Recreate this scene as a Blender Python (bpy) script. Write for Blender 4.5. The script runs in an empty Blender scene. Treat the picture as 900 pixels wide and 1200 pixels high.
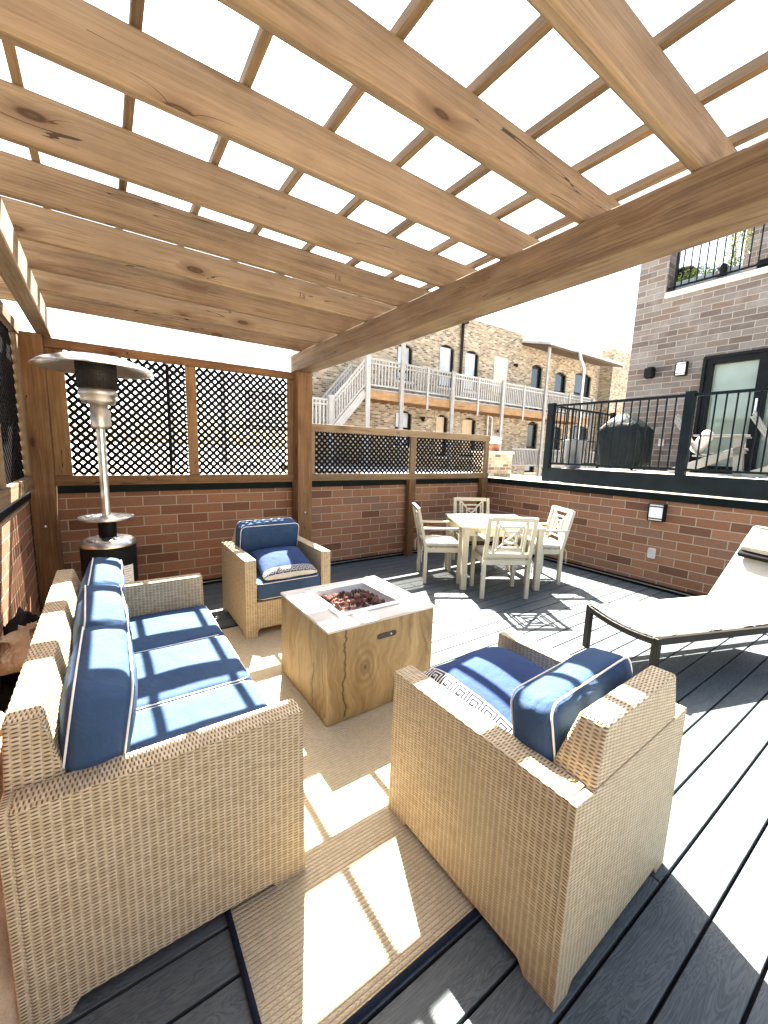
import bpy, bmesh, math, random
from math import radians as RAD, sin, cos, pi, sqrt, atan2
from mathutils import Vector, Matrix, noise
random.seed(7)
sc = bpy.context.scene
COL = sc.collection

# ------------------------------------------------------------------ materials
class NT:
    def __init__(s, name):
        s.m = bpy.data.materials.new(name); s.m.use_nodes = True
        s.t = s.m.node_tree; s.n = s.t.nodes; s.l = s.t.links
        s.b = s.n['Principled BSDF']
    def node(s, typ, **kw):
        d = s.n.new(typ)
        for k, v in kw.items():
            if k.startswith('i_'):
                key = k[2:]
                key = int(key) if key.isdigit() else key
                sock = d.inputs[key]
                if isinstance(v, bpy.types.NodeSocket): s.l.new(v, sock)
                else: sock.default_value = v
            else: setattr(d, k, v)
        return d
    def math(s, op, a, b=None, c=None, clamp=False):
        d = s.n.new('ShaderNodeMath'); d.operation = op; d.use_clamp = clamp
        for i, v in enumerate((a, b, c)):
            if v is None: continue
            if isinstance(v, bpy.types.NodeSocket): s.l.new(v, d.inputs[i])
            else: d.inputs[i].default_value = v
        return d.outputs[0]
    def ramp(s, fac, stops, interp='LINEAR'):
        d = s.n.new('ShaderNodeValToRGB'); d.color_ramp.interpolation = interp
        e = d.color_ramp.elements
        while len(e) < len(stops): e.new(0.5)
        for x, (p, c) in zip(e, stops):
            x.position = p; x.color = (*c, 1) if len(c) == 3 else c
        s.l.new(fac, d.inputs[0]); return d.outputs[0]
    def mix(s, fac, a, b, mode='MIX'):
        d = s.n.new('ShaderNodeMix'); d.data_type = 'RGBA'; d.blend_type = mode
        for k, v in ((0, fac), (6, a), (7, b)):
            if isinstance(v, bpy.types.NodeSocket): s.l.new(v, d.inputs[k])
            else: d.inputs[k].default_value = (*v, 1) if isinstance(v, tuple) and len(v) == 3 else v
        return d.outputs[2]
    def uv(s, sx=1, sy=1, off=None):
        c = s.n.new('ShaderNodeTexCoord').outputs['UV']
        mp = s.node('ShaderNodeMapping', i_Vector=c); mp.inputs['Scale'].default_value = (sx, sy, 1)
        if off is not None: s.l.new(off, mp.inputs['Location'])
        return mp.outputs[0]
    def objrand(s, mul):
        r = s.n.new('ShaderNodeObjectInfo').outputs['Random']
        cx = s.node('ShaderNodeCombineXYZ'); s.l.new(s.math('MULTIPLY', r, mul), cx.inputs[0]); s.l.new(s.math('MULTIPLY', r, mul*1.7), cx.inputs[1])
        return cx.outputs[0], r
    def noise(s, vec, scale, detail=3, rough=.55, dist=0):
        return s.node('ShaderNodeTexNoise', i_Vector=vec, i_Scale=scale, i_Detail=detail, i_Roughness=rough, i_Distortion=dist).outputs[0]
    def bump(s, h, strength=.3, dist=.01):
        d = s.node('ShaderNodeBump', i_Strength=strength, i_Distance=dist, i_Height=h)
        s.l.new(d.outputs[0], s.b.inputs['Normal'])
    def set(s, **kw):
        for k, v in kw.items():
            k = {'color': 'Base Color', 'rough': 'Roughness', 'metal': 'Metallic', 'spec': 'Specular IOR Level', 'sheen': 'Sheen Weight', 'trans': 'Transmission Weight'}[k]
            if isinstance(v, bpy.types.NodeSocket): s.l.new(v, s.b.inputs[k])
            else: s.b.inputs[k].default_value = (*v, 1) if isinstance(v, tuple) and len(v) == 3 else v
        return s.m

def plain(name, col, rough=.6, metal=0, var=.12, scale=12, bump=.0, spec=.5):
    t = NT(name)
    c = t.node('ShaderNodeTexCoord').outputs['Object']
    n = t.noise(c, scale, 4)
    lo = tuple(x*(1-var) for x in col); hi = tuple(min(1, x*(1+var)) for x in col)
    t.set(color=t.ramp(n, [(.3, lo), (.7, hi)]), rough=rough, metal=metal, spec=spec)
    if bump: t.bump(n, bump, .01)
    return t.m

def wood_mat(name, dark, mid, light, knots=True, rough=.75):
    t = NT(name)
    off, r = t.objrand(37.0)
    base = t.uv(1, 1, off)
    sep = t.node('ShaderNodeSeparateXYZ', i_0=base)
    u, v = sep.outputs[0], sep.outputs[1]
    cx = t.node('ShaderNodeCombineXYZ', i_0=t.math('MULTIPLY', u, 2.3), i_1=t.math('MULTIPLY', v, 6.5))
    vor = t.node('ShaderNodeTexVoronoi', i_Vector=cx.outputs[0], i_Scale=1.0)
    d = vor.outputs['Distance']
    csep = t.node('ShaderNodeSeparateColor', i_0=vor.outputs['Color'])
    sel = t.math('GREATER_THAN', csep.outputs[0], .42)
    prox = t.math('MULTIPLY', t.math('SUBTRACT', 1, t.math('MULTIPLY', d, 2.2), clamp=True), sel)
    # grain runs along u and swirls round the knots
    bend = t.math('ADD', v, t.math('MULTIPLY', t.math('POWER', prox, 2), .05))
    def cx3(a, b_): return t.node('ShaderNodeCombineXYZ', i_0=t.math('MULTIPLY', u, a), i_1=t.math('MULTIPLY', bend, b_)).outputs[0]
    n1 = t.noise(cx3(.8, 17), 1.6, 5, .65, .7)
    n2 = t.noise(cx3(2.6, 120), 1.0, 5, .75, .2)
    n3 = t.noise(base, 3.1, 4, .6)
    f = t.math('ADD', t.math('MULTIPLY', n1, .45), t.math('ADD', t.math('MULTIPLY', n2, .52), t.math('MULTIPLY', n3, .25)))
    f = t.math('ADD', f, t.math('MULTIPLY', t.math('SUBTRACT', r, .5), .20))
    col = t.ramp(f, [(.44, dark), (.60, mid), (.78, light)])
    # late-wood lines and broad weathered streaks
    lw = t.math('MULTIPLY', t.math('SUBTRACT', t.noise(cx3(1.3, 66), 1.0, 4, .65, .4), .55, clamp=True), 4.0, clamp=True)
    col = t.mix(t.math('MULTIPLY', lw, .55), col, tuple(x*.55 for x in dark))
    n4 = t.noise(cx3(1.4, 10), 1.0, 6, .75, 1.4)
    col = t.mix(t.math('MULTIPLY', t.math('SUBTRACT', n4, .58, clamp=True), 2.2, clamp=True), col, tuple(x*.52 for x in dark))
    grey = t.noise(cx3(.7, 3.0), 1.3, 4, .6)
    col = t.mix(t.math('MULTIPLY', t.math('SUBTRACT', grey, .5, clamp=True), 1.3, clamp=True), col, (mid[0]*.72, mid[1]*.80, mid[2]*.95))
    # drying checks: hair cracks along the grain, only in places
    ck = t.math('LESS_THAN', t.math('ABSOLUTE', t.math('SUBTRACT', t.noise(cx3(.55, 11), 1.0, 2, .5, .4), .5)), .0028)
    ck = t.math('MULTIPLY', ck, t.math('GREATER_THAN', t.noise(cx3(1.3, 4), 1.0, 2), .53))
    col = t.mix(t.math('MULTIPLY', ck, .85), col, tuple(x*.16 for x in dark))
    if knots:
        ring = t.math('MULTIPLY', t.math('ADD', t.math('SINE', t.math('MULTIPLY', d, 80)), 1), .5)
        kr = t.math('ADD', .05, t.math('MULTIPLY', csep.outputs[1], .11))
        k = t.math('MULTIPLY', t.math('MULTIPLY', t.math('SUBTRACT', kr, d, clamp=True), 30, clamp=True), sel)
        k = t.math('MULTIPLY', k, t.math('ADD', .55, t.math('MULTIPLY', ring, .45)))
        halo = t.math('MULTIPLY', t.math('MULTIPLY', t.math('SUBTRACT', .34, d, clamp=True), 2.6, clamp=True), sel)
        halo = t.math('MULTIPLY', halo, t.math('ADD', .35, t.math('MULTIPLY', n2, 1.2)), clamp=True)
        col = t.mix(halo, col, (dark[0]*.85, dark[1]*.66, dark[2]*.5))
        col = t.mix(t.math('MULTIPLY', k, .9), col, (dark[0]*.42, dark[1]*.33, dark[2]*.26))
    t.set(color=col, rough=rough, spec=.25)
    t.bump(t.math('SUBTRACT', t.math('ADD', n2, n1), t.math('MULTIPLY', ck, 1.5)), .35, .004)
    return t.m

def brick_mat(name, bw, bh, mortar_w, cols, mortar, bumpd=.006, mott=.35, mscale=3, soot=None):
    t = NT(name)
    uv = t.uv()
    br = t.node('ShaderNodeTexBrick', i_Vector=uv, i_Scale=1.0)
    br.inputs['Color1'].default_value = (0, 0, 0, 1); br.inputs['Color2'].default_value = (1, 1, 1, 1)
    br.inputs['Mortar'].default_value = (.5, .5, .5, 1)
    br.inputs['Mortar Size'].default_value = mortar_w; br.inputs['Mortar Smooth'].default_value = .15
    br.inputs['Brick Width'].default_value = bw; br.inputs['Row Height'].default_value = bh
    br.offset = .5
    n = len(cols)
    col = t.ramp(br.outputs['Color'], [((i+.5)/n, c) for i, c in enumerate(cols)], 'LINEAR')
    nz = t.noise(uv, 38, 5, .65); nb = t.noise(uv, mscale, 4, .6)
    col = t.mix(t.math('MULTIPLY', t.math('SUBTRACT', nz, .42, clamp=True), mott*3, clamp=True), col, tuple(x*.55 for x in cols[0]))
    col = t.mix(t.math('MULTIPLY', t.math('SUBTRACT', nb, .5, clamp=True), mott*2.2, clamp=True), col, soot or tuple(min(1, x*1.5) for x in cols[-1]))
    mcol = t.mix(nz, tuple(x*.8 for x in mortar), tuple(min(1, x*1.15) for x in mortar))
    fin = t.mix(br.outputs['Fac'], col, mcol)
    t.set(color=fin, rough=.8, spec=.3)
    h = t.math('ADD', t.math('SUBTRACT', 1, br.outputs['Fac']), t.math('MULTIPLY', nz, .25))
    t.bump(h, .8, bumpd)
    return t.m

def wicker_mat():
    t = NT('wicker')
    sep = t.node('ShaderNodeSeparateXYZ', i_0=t.uv())
    u, v = sep.outputs[0], sep.outputs[1]
    L, Hh = .0205, .0106
    uc = t.math('DIVIDE', u, L); colm = t.math('FLOOR', uc)
    par = t.math('MODULO', t.math('ABSOLUTE', colm), 2)
    vr = t.math('ADD', t.math('DIVIDE', v, Hh), t.math('MULTIPLY', par, .5)); row = t.math('FLOOR', vr)
    fu = t.math('FRACT', uc); fv = t.math('FRACT', vr)
    hu = t.math('SINE', t.math('MULTIPLY', fu, pi)); hv = t.math('SINE', t.math('MULTIPLY', fv, pi))
    h = t.math('MULTIPLY', t.math('POWER', hv, .6), t.math('ADD', .35, t.math('MULTIPLY', t.math('POWER', hu, .6), .65)))
    cell = t.node('ShaderNodeCombineXYZ', i_0=colm, i_1=row)
    wn = t.node('ShaderNodeTexWhiteNoise', i_Vector=cell.outputs[0]); wn.noise_dimensions = '2D'
    strand = t.ramp(wn.outputs[0], [(0, (.46, .365, .225)), (.5, (.53, .43, .28)), (1, (.59, .49, .335))])
    dash = t.math('MULTIPLY', t.math('SUBTRACT', .72, hv, clamp=True), t.math('SUBTRACT', hu, .30, clamp=True))
    col = t.mix(t.math('MULTIPLY', dash, 5.0, clamp=True), strand, (.165, .11, .06))
    t.set(color=col, rough=.55, spec=.22)
    t.bump(h, .9, .0045)
    return t.m

def fabric_mat(name, a, b, scale=900, rough=.9, wr=.3):
    t = NT(name)
    c = t.node('ShaderNodeTexCoord').outputs['Object']
    n = t.noise(c, 7, 4, .6); w = t.noise(c, scale, 2)
    f = t.math('ADD', t.math('MULTIPLY', n, .55), t.math('MULTIPLY', w, .45))
    t.set(color=t.ramp(f, [(.35, a), (.65, b)]), rough=rough, sheen=0.0, spec=.15)
    wrn = t.noise(c, 16, 3, .5, .8)
    wr2 = t.noise(c, 5, 3, .6, 2.0)
    t.bump(t.math('ADD', t.math('ADD', wrn, t.math('MULTIPLY', wr2, 1.6)), t.math('MULTIPLY', w, .12)), wr*1.4, .014)
    return t.m

def deck_mat(name, a, b):
    t = NT(name)
    off, r = t.objrand(0.0)
    uv = t.uv()
    sep = t.node('ShaderNodeSeparateXYZ', i_0=uv); u, v = sep.outputs[0], sep.outputs[1]
    g = t.node('ShaderNodeCombineXYZ', i_0=t.math('MULTIPLY', u, 1.6), i_1=t.math('MULTIPLY', v, 13))
    n1 = t.noise(g.outputs[0], 1.5, 3, .6, 1.0)
    rings = t.math('SINE', t.math('MULTIPLY', n1, 90))
    g2 = t.node('ShaderNodeCombineXYZ', i_0=t.math('MULTIPLY', u, 6), i_1=t.math('MULTIPLY', v, 240))
    n2 = t.noise(g2.outputs[0], 1, 2)
    n3 = t.noise(uv, 1.7, 4)
    f = t.math('ADD', t.math('ADD', t.math('MULTIPLY', rings, .11), t.math('MULTIPLY', n2, .3)), t.math('ADD', t.math('MULTIPLY', n3, .35), t.math('MULTIPLY', n1, .3)))
    sp = t.noise(uv, 42, 2, .5)
    col = t.ramp(f, [(.3, a), (.62, b)])
    col = t.mix(t.math('MULTIPLY', t.math('SUBTRACT', sp, .72, clamp=True), 6, clamp=True), col, tuple(x*1.6 for x in b))
    t.set(color=col, rough=.55, spec=.35)
    t.bump(t.math('ADD', t.math('MULTIPLY', rings, .5), n2), .25, .003)
    return t.m

def rug_mat():
    t = NT('rug_weave')
    sep = t.node('ShaderNodeSeparateXYZ', i_0=t.uv()); u, v = sep.outputs[0], sep.outputs[1]
    vr = t.math('DIVIDE', v, .0142)
    fv = t.math('FRACT', vr)
    hv = t.math('POWER', t.math('SINE', t.math('MULTIPLY', fv, pi)), .5)
    par = t.math('MULTIPLY', t.math('ABSOLUTE', t.math('SUBTRACT', fv, .5)), 1.6)
    fu = t.math('FRACT', t.math('ADD', t.math('DIVIDE', u, .016), par))
    hu = t.math('POWER', t.math('SINE', t.math('MULTIPLY', fu, pi)), .4)
    h = t.math('MULTIPLY', hv, t.math('ADD', .45, t.math('MULTIPLY', hu, .55)))
    cell = t.node('ShaderNodeCombineXYZ', i_0=t.math('FLOOR', t.math('DIVIDE', u, .016)), i_1=t.math('FLOOR', vr))
    wn = t.node('ShaderNodeTexWhiteNoise', i_Vector=cell.outputs[0]); wn.noise_dimensions = '2D'
    n = t.noise(t.uv(), 2.2, 4)
    base = t.ramp(t.math('ADD', t.math('MULTIPLY', wn.outputs[0], .4), t.math('MULTIPLY', n, .6)), [(.25, (.49, .415, .275)), (.75, (.585, .505, .355))])
    col = t.mix(t.math('MULTIPLY', t.math('SUBTRACT', .6, h, clamp=True), 1.7, clamp=True), base, (.30, .225, .13))
    t.set(color=col, rough=.9, spec=.15)
    t.bump(h, .9, .006)
    return t.m

def firepit_mat():
    t = NT('faux_wood_concrete')
    off, r = t.objrand(3)
    sep = t.node('ShaderNodeSeparateXYZ', i_0=t.uv()); u, v = sep.outputs[0], sep.outputs[1]
    warp = t.noise(t.uv(), 2.6, 3, .5)
    uu = t.math('ADD', u, t.math('MULTIPLY', warp, .34))
    g = t.node('ShaderNodeCombineXYZ', i_0=t.math('MULTIPLY', uu, 11), i_1=t.math('MULTIPLY', v, 1.3))
    n1 = t.noise(g.outputs[0], 1.0, 5, .6, .9)
    g2 = t.node('ShaderNodeCombineXYZ', i_0=t.math('MULTIPLY', uu, 90), i_1=t.math('MULTIPLY', v, 5))
    n2 = t.noise(g2.outputs[0], 1, 3)
    f = t.math('ADD', t.math('MULTIPLY', n1, .75), t.math('MULTIPLY', n2, .25))
    col = t.ramp(f, [(.30, (.085, .052, .02)), (.44, (.185, .125, .055)), (.58, (.275, .20, .098)), (.75, (.37, .285, .155))])
    # long cracks with ragged edges at fixed places and a knot
    def crack(u0, v0, v1, w):
        wob = t.math('MULTIPLY', t.math('SUBTRACT', t.noise(t.node('ShaderNodeCombineXYZ', i_0=u0*7.0, i_1=t.math('MULTIPLY', v, 5)).outputs[0], 1, 5), .5), .16)
        d = t.math('ABSOLUTE', t.math('SUBTRACT', t.math('ADD', u, wob), u0))
        wv = t.math('MULTIPLY', t.noise(t.node('ShaderNodeCombineXYZ', i_0=u0*3.0+4, i_1=t.math('MULTIPLY', v, 22)).outputs[0], 1, 4), w*2)
        a = t.math('SUBTRACT', 1, t.math('DIVIDE', d, wv), clamp=True)
        m = t.math('MULTIPLY', t.math('GREATER_THAN', v, v0), t.math('LESS_THAN', v, v1))
        return t.math('MULTIPLY', t.math('MULTIPLY', a, 1.7, clamp=True), m)
    cr = t.math('MAXIMUM', crack(.10, .02, .57, .0085), crack(-.19, .03, .30, .008))
    kd = t.math('SQRT', t.math('ADD', t.math('POWER', t.math('MULTIPLY', t.math('SUBTRACT', u, .24), 1.5), 2), t.math('POWER', t.math('SUBTRACT', v, .285), 2)))
    kr = t.math('MULTIPLY', t.math('ADD', t.math('SINE', t.math('ADD', t.math('MULTIPLY', kd, 120), t.math('MULTIPLY', n1, 6))), 1), .5)
    kf = t.math('MULTIPLY', t.math('SUBTRACT', 1, t.math('MULTIPLY', kd, 4.5), clamp=True), t.math('MULTIPLY', kr, .8))
    core = t.math('MULTIPLY', t.math('SUBTRACT', .026, kd, clamp=True), 60, clamp=True)
    col = t.mix(kf, col, (.12, .075, .033))
    col = t.mix(t.math('MULTIPLY', t.math('MAXIMUM', cr, core), .8), col, (.035, .022, .010))
    t.set(color=col, rough=.6, spec=.4)
    t.bump(t.math('SUBTRACT', n1, t.math('MULTIPLY', cr, 2)), .3, .006)
    return t.m

M = {}
M['wood'] = wood_mat('pergola_wood', (.108, .065, .033), (.208, .137, .072), (.305, .21, .118))
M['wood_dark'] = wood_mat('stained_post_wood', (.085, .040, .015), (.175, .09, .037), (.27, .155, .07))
M['wood_old'] = wood_mat('weathered_porch_wood', (.22, .205, .185), (.36, .34, .31), (.47, .45, .415), knots=False)
M['wood_joist'] = wood_mat('porch_joist_wood', (.22, .12, .05), (.36, .21, .10), (.48, .31, .17), knots=False)
M['soffit'] = wood_mat('dark_soffit_wood', (.05, .03, .018), (.09, .055, .032), (.13, .085, .05), knots=False)
M['brick'] = brick_mat('red_jumbo_brick', .305, .1016, .0055, [(.145, .064, .034), (.245, .108, .054), (.285, .13, .067), (.225, .12, .075), (.26, .115, .058), (.31, .15, .08)], (.40, .32, .23), mott=.3, soot=(.25, .12, .08))
M['brick_grey'] = brick_mat('grey_purple_brick', .305, .1016, .006, [(.09, .071, .060), (.122, .101, .086), (.142, .121, .104), (.128, .092, .07), (.153, .134, .117), (.17, .152, .135)], (.28, .25, .215), mott=.45, soot=(.36, .345, .335))
M['brick_tan'] = brick_mat('common_tan_brick', .21, .075, .009, [(.12, .085, .055), (.29, .22, .14), (.41, .325, .215), (.23, .165, .11), (.49, .405, .285)], (.36, .31, .24), mott=.4, mscale=.6, soot=(.48, .40, .27))
M['wicker'] = wicker_mat()
M['navy'] = fabric_mat('navy_canvas', (.030, .060, .118), (.048, .086, .158))
M['royal'] = fabric_mat('royal_blue_canvas', (.021, .043, .112), (.030, .057, .142))
M['keywhite'] = fabric_mat('white_canvas', (.50, .49, .46), (.60, .585, .555), wr=.15)
M['keyblack'] = fabric_mat('black_key_print', (.007, .010, .026), (.012, .016, .036), wr=.15)
M['piping'] = plain('white_piping', (.75, .72, .66), .8, var=.05)
M['deck'] = deck_mat('grey_composite', (.047, .060, .065), (.098, .115, .120))
M['rug'] = rug_mat()
M['rugedge'] = fabric_mat('navy_rug_binding', (.007, .011, .022), (.012, .018, .034), 500)
M['pit'] = firepit_mat()
M['pittop'] = plain('pale_concrete_top', (.50, .475, .42), .6, var=.2, scale=4, bump=.1)
M['steel'] = plain('brushed_steel', (.62, .60, .56), .28, 1, .08, 30)
M['steel_dull'] = plain('dull_steel', (.56, .52, .45), .42, 1, .15, 20)
M['black'] = plain('black_paint', (.006, .007, .007), .5, 0, .3, 8, 0, .10)
M['blackm'] = plain('black_plastic', (.005, .005, .006), .6, 0, .3, 20, 0, .06)
M['railblack'] = plain('dark_railing_paint', (.005, .0085, .0105), .5, 0, .3, 5, 0, .08)
M['coping'] = plain('dark_green_coping', (.005, .009, .0085), .55, 0, .3, 4, 0, .06)
M['lava'] = plain('lava_rock', (.20, .085, .062), .9, 0, .65, 25, .8)
M['cream'] = plain('cream_paint', (.45, .405, .30), .5, 0, .06, 6)
M['creampad'] = fabric_mat('cream_pad', (.42, .40, .33), (.50, .48, .41), 300)
M['bronze'] = plain('dark_bronze_frame', (.013, .011, .008), .4, 0, .3, 6, 0, .2)
M['sling'] = fabric_mat('pale_sling_mesh', (.36, .34, .29), (.44, .415, .36), 420, .8, .1)
M['headpad'] = plain('taupe_head_pad', (.30, .275, .225), .7, 0, .3, 9, .3)
M['tarp'] = fabric_mat('beige_cover_cloth', (.42, .30, .185), (.60, .46, .31), 300, .85, .6)
M['tarpdark'] = fabric_mat('black_cover_cloth', (.012, .011, .010), (.03, .027, .025), 300, .85, .6)
M['glasswhite'] = plain('opal_glass', (.80, .80, .78), .25, 0, .04, 3)
M['whitepl'] = plain('white_plastic', (.70, .69, .66), .4, 0, .05, 4)
M['stone'] = plain('limestone_ledge', (.62, .57, .49), .8, 0, .15, 5, .2)
M['roofwhite'] = plain('white_gravel_roof', (.60, .57, .52), .9, 0, .3, 30, .4)
M['tarroof'] = plain('weathered_roofing', (.38, .37, .36), .9, 0, .25, 2, .2)
M['ground'] = plain('pale_pavement', (.40, .38, .35), .9, 0, .25, .5)
M['planter'] = plain('grey_planter', (.11, .12, .13), .5, 0, .15, 8)
M['trough'] = plain('grey_trough', (.20, .22, .22), .6, 0, .15, 8)
M['terrafloor'] = plain('terrace_pavers', (.40, .37, .33), .8, 0, .2, 3)
M['grillcover'] = fabric_mat('black_grill_cover', (.005, .009, .009), (.010, .015, .015), 200, .55, .5)
M['adir'] = plain('weathered_grey_slat', (.22, .22, .20), .7, 0, .15, 6)
M['stripe'] = fabric_mat('pale_striped_cushion', (.55, .50, .46), (.72, .68, .64), 300)
M['pipe'] = plain('galvanised_pipe', (.50, .49, .47), .5, .3, .15, 5)
M['boarded'] = plain('tan_board', (.52, .40, .27), .8, 0, .12, 4)
M['paleboard'] = plain('pale_render_patch', (.62, .52, .40), .9, 0, .12, 4)
M['clay'] = plain('clay_pot', (.25, .10, .05), .8, 0, .2, 8)
M['poleg'] = plain('utility_pole_grey', (.35, .34, .33), .8, 0, .2, 3)
M['tape'] = plain('grey_print', (.33, .33, .34), .6, 0, .1, 4)
M['stamp'] = plain('lumber_stamp_ink', (.10, .06, .035), .9, 0, .2, 30)
M['slot'] = plain('black_recess', (.01, .01, .01), .6, 0, .1, 4)
M['grout'] = plain('whitewash', (.66, .63, .58), .8, 0, .1, 8)
def leafm(n, c):
    m = plain(n, c, .55, 0, .45, 9); return m
M['leaf'] = leafm('fresh_leaf', (.10, .19, .03)); M['leafy'] = leafm('yellow_leaf', (.33, .33, .05)); M['stem'] = leafm('brown_stem', (.12, .08, .05))
def glass(name, col, rough=.04, spec=.8):
    t = NT(name); c = t.node('ShaderNodeTexCoord').outputs['Object']
    n = t.noise(c, 1.3, 2)
    t.set(color=t.ramp(n, [(.35, tuple(x*.7 for x in col)), (.65, col)]), rough=rough, spec=spec); return t.m
M['winglass'] = glass('dark_window_glass', (.03, .035, .04)); M['blind'] = glass('window_with_white_blind', (.55, .56, .58), .1)
M['doorglass'] = glass('green_tinted_door_glass', (.26, .31, .24), .05)
M['steelcage'] = plain('heater_mesh', (.03, .022, .018), .5, .5, .5, 60, .5)

# ------------------------------------------------------------------ mesh builder
class MB:
    def __init__(s): s.bm = bmesh.new(); s.uv = s.bm.loops.layers.uv.new('UVMap')
    def face(s, pts, uvs, mi=0, smooth=False):
        vs = [s.bm.verts.new(p) for p in pts]
        f = s.bm.faces.new(vs); f.material_index = mi; f.smooth = smooth
        for l, q in zip(f.loops, uvs): l[s.uv].uv = q
        return f
    def box(s, c, d, rot=None, mi=0, uv='long', off=None, taper=None):
        """box of size d centred at c; taper=(tx,ty) scales the top face"""
        R = rot.to_3x3() if rot is not None else Matrix.Identity(3)
        c = Vector(c); hx, hy, hz = d[0]/2, d[1]/2, d[2]/2
        P = {}
        for i in (-1, 1):
            for j in (-1, 1):
                for k in (-1, 1):
                    tx, ty = (taper if (taper and k > 0) else (1, 1))
                    P[i, j, k] = Vector((i*hx*tx, j*hy*ty, k*hz))
        vs = {k: s.bm.verts.new(c + R @ p) for k, p in P.items()}
        L = max(range(3), key=lambda a: d[a])
        if off is None: off = (random.random()*9, random.random()*9)
        F = [((-1,-1,-1),(-1,-1,1),(-1,1,1),(-1,1,-1),0), ((1,-1,-1),(1,1,-1),(1,1,1),(1,-1,1),0),
             ((-1,-1,-1),(1,-1,-1),(1,-1,1),(-1,-1,1),1), ((-1,1,-1),(-1,1,1),(1,1,1),(1,1,-1),1),
             ((-1,-1,-1),(-1,1,-1),(1,1,-1),(1,-1,-1),2), ((-1,-1,1),(1,-1,1),(1,1,1),(-1,1,1),2)]
        for n, (a, b, e, g, ax) in enumerate(F):
            f = s.bm.faces.new([vs[a], vs[b], vs[e], vs[g]]); f.material_index = mi
            o = [x for x in range(3) if x != ax]
            if uv == 'long' and L in o: ua, va = L, [x for x in o if x != L][0]
            else: ua, va = o[0], o[1]
            for l, key in zip(f.loops, (a, b, e, g)):
                if uv == 'world':
                    p = c + R @ P[key]; l[s.uv].uv = (p[ua]+p[0 if ax == 1 else ua]*0, p[va])
                else:
                    p = P[key]; l[s.uv].uv = (p[ua] + off[0] + n*.37*(uv == 'long'), p[va] + off[1] + n*.21*(uv == 'long'))
    def bar(s, a, b, w, h, up=(0,0,1), mi=0):
        """rectangular bar from a to b, w wide, h high"""
        a, b = Vector(a), Vector(b); x = (b-a); L = x.length; x.normalize()
        upv = Vector(up)
        if abs(x.dot(upv)) > .98: upv = Vector((0,1,0))
        y = upv.cross(x).normalized(); z = x.cross(y)
        R = Matrix((x, y, z)).transposed()
        s.box((a+b)/2, (L, w, h), R, mi)
    def tube(s, pts, r, n=8, mi=0, closed=False, cap=True, radii=None):
        pts = [Vector(p) for p in pts]; N = len(pts); rings = []
        prev = None
        for i, p in enumerate(pts):
            if closed: t = pts[(i+1) % N]-pts[i-1]
            else: t = pts[min(i+1, N-1)]-pts[max(i-1, 0)]
            t.normalize()
            if prev is None:
                a = Vector((0,0,1)) if abs(t.z) < .9 else Vector((1,0,0))
                u = t.cross(a).normalized()
            else:
                u = (prev - t*prev.dot(t)).normalized()
            prev = u; w = t.cross(u)
            rr = radii[i] if radii else r
            rings.append([s.bm.verts.new(p + (u*cos(2*pi*k/n)+w*sin(2*pi*k/n))*rr) for k in range(n)])
        ln = 0
        for i in range(N if closed else N-1):
            A, B = rings[i], rings[(i+1) % N]
            dl = (pts[(i+1) % N]-pts[i]).length
            for k in range(n):
                f = s.bm.faces.new([A[k], A[(k+1) % n], B[(k+1) % n], B[k]]); f.smooth = True; f.material_index = mi
                for l, q in zip(f.loops, ((ln, k/n*.1), (ln, (k+1)/n*.1), (ln+dl, (k+1)/n*.1), (ln+dl, k/n*.1))): l[s.uv].uv = q
            ln += dl
        if cap and not closed:
            for r_ in (rings[0][::-1], rings[-1]):
                f = s.bm.faces.new(r_); f.material_index = mi
    def lathe(s, prof, n=32, c=(0,0,0), mi=0, smooth=True, closed_top=False):
        c = Vector(c); rings = []
        for r, z in prof:
            if r < 1e-5: rings.append([s.bm.verts.new(c+Vector((0,0,z)))])
            else: rings.append([s.bm.verts.new(c+Vector((r*cos(2*pi*k/n), r*sin(2*pi*k/n), z))) for k in range(n)])
        for i in range(len(prof)-1):
            A, B = rings[i], rings[i+1]
            for k in range(n):
                k2 = (k+1) % n
                q = [A[k % len(A)], A[k2 % len(A)], B[k2 % len(B)], B[k % len(B)]]
                u = []
                for x in q:
                    if x not in u: u.append(x)
                if len(u) < 3: continue
                f = s.bm.faces.new(u); f.smooth = smooth; f.material_index = mi
    def rbox(s, c, d, r, n=6, puff=0, rot=None, mi=0, nz=0, seed=0, side=0):
        """soft rounded cushion: d size, r edge radius, puff bulge of top and bottom, side bulge of the sides"""
        R = rot.to_3x3() if rot is not None else Matrix.Identity(3)
        c = Vector(c); h = Vector(d)/2; vmap = {}
        def mapv(p):
            key = tuple(round(x, 5) for x in p)
            if key in vmap: return vmap[key]
            q = Vector((p[0]*h.x, p[1]*h.y, p[2]*h.z))
            inner = Vector([max(-h[i]+r, min(h[i]-r, q[i])) for i in range(3)])
            dv = q-inner
            if dv.length > 1e-9: q = inner + dv.normalized()*r
            q.z += puff*(1-p[0]**2)*(1-p[1]**2)*(1 if p[2] > 0 else -1)*abs(p[2])
            if side:
                q.x += side*p[0]*(1-p[1]**2)*(1-p[2]**2); q.y += side*p[1]*(1-p[0]**2)*(1-p[2]**2)
            if nz: q += noise.noise_vector(q*6+Vector((seed*3.1, seed, 0)))*nz*1.3+noise.noise_vector(q*19+Vector((seed, seed*2.3, 0)))*nz*.5
            v = s.bm.verts.new(c + R @ q); vmap[key] = v; return v
        # parameter values denser near the ends so that the rounding is smooth
        def params(hh):
            a = [-1+i*(r/hh)/4 for i in range(5)]; b = [1-x for x in [i*(r/hh)/4 for i in range(5)]][::-1]
            m = [a[-1]+(b[0]-a[-1])*i/n for i in range(1, n)]
            return a+m+b
        G = [params(h[i]) for i in range(3)]
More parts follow.
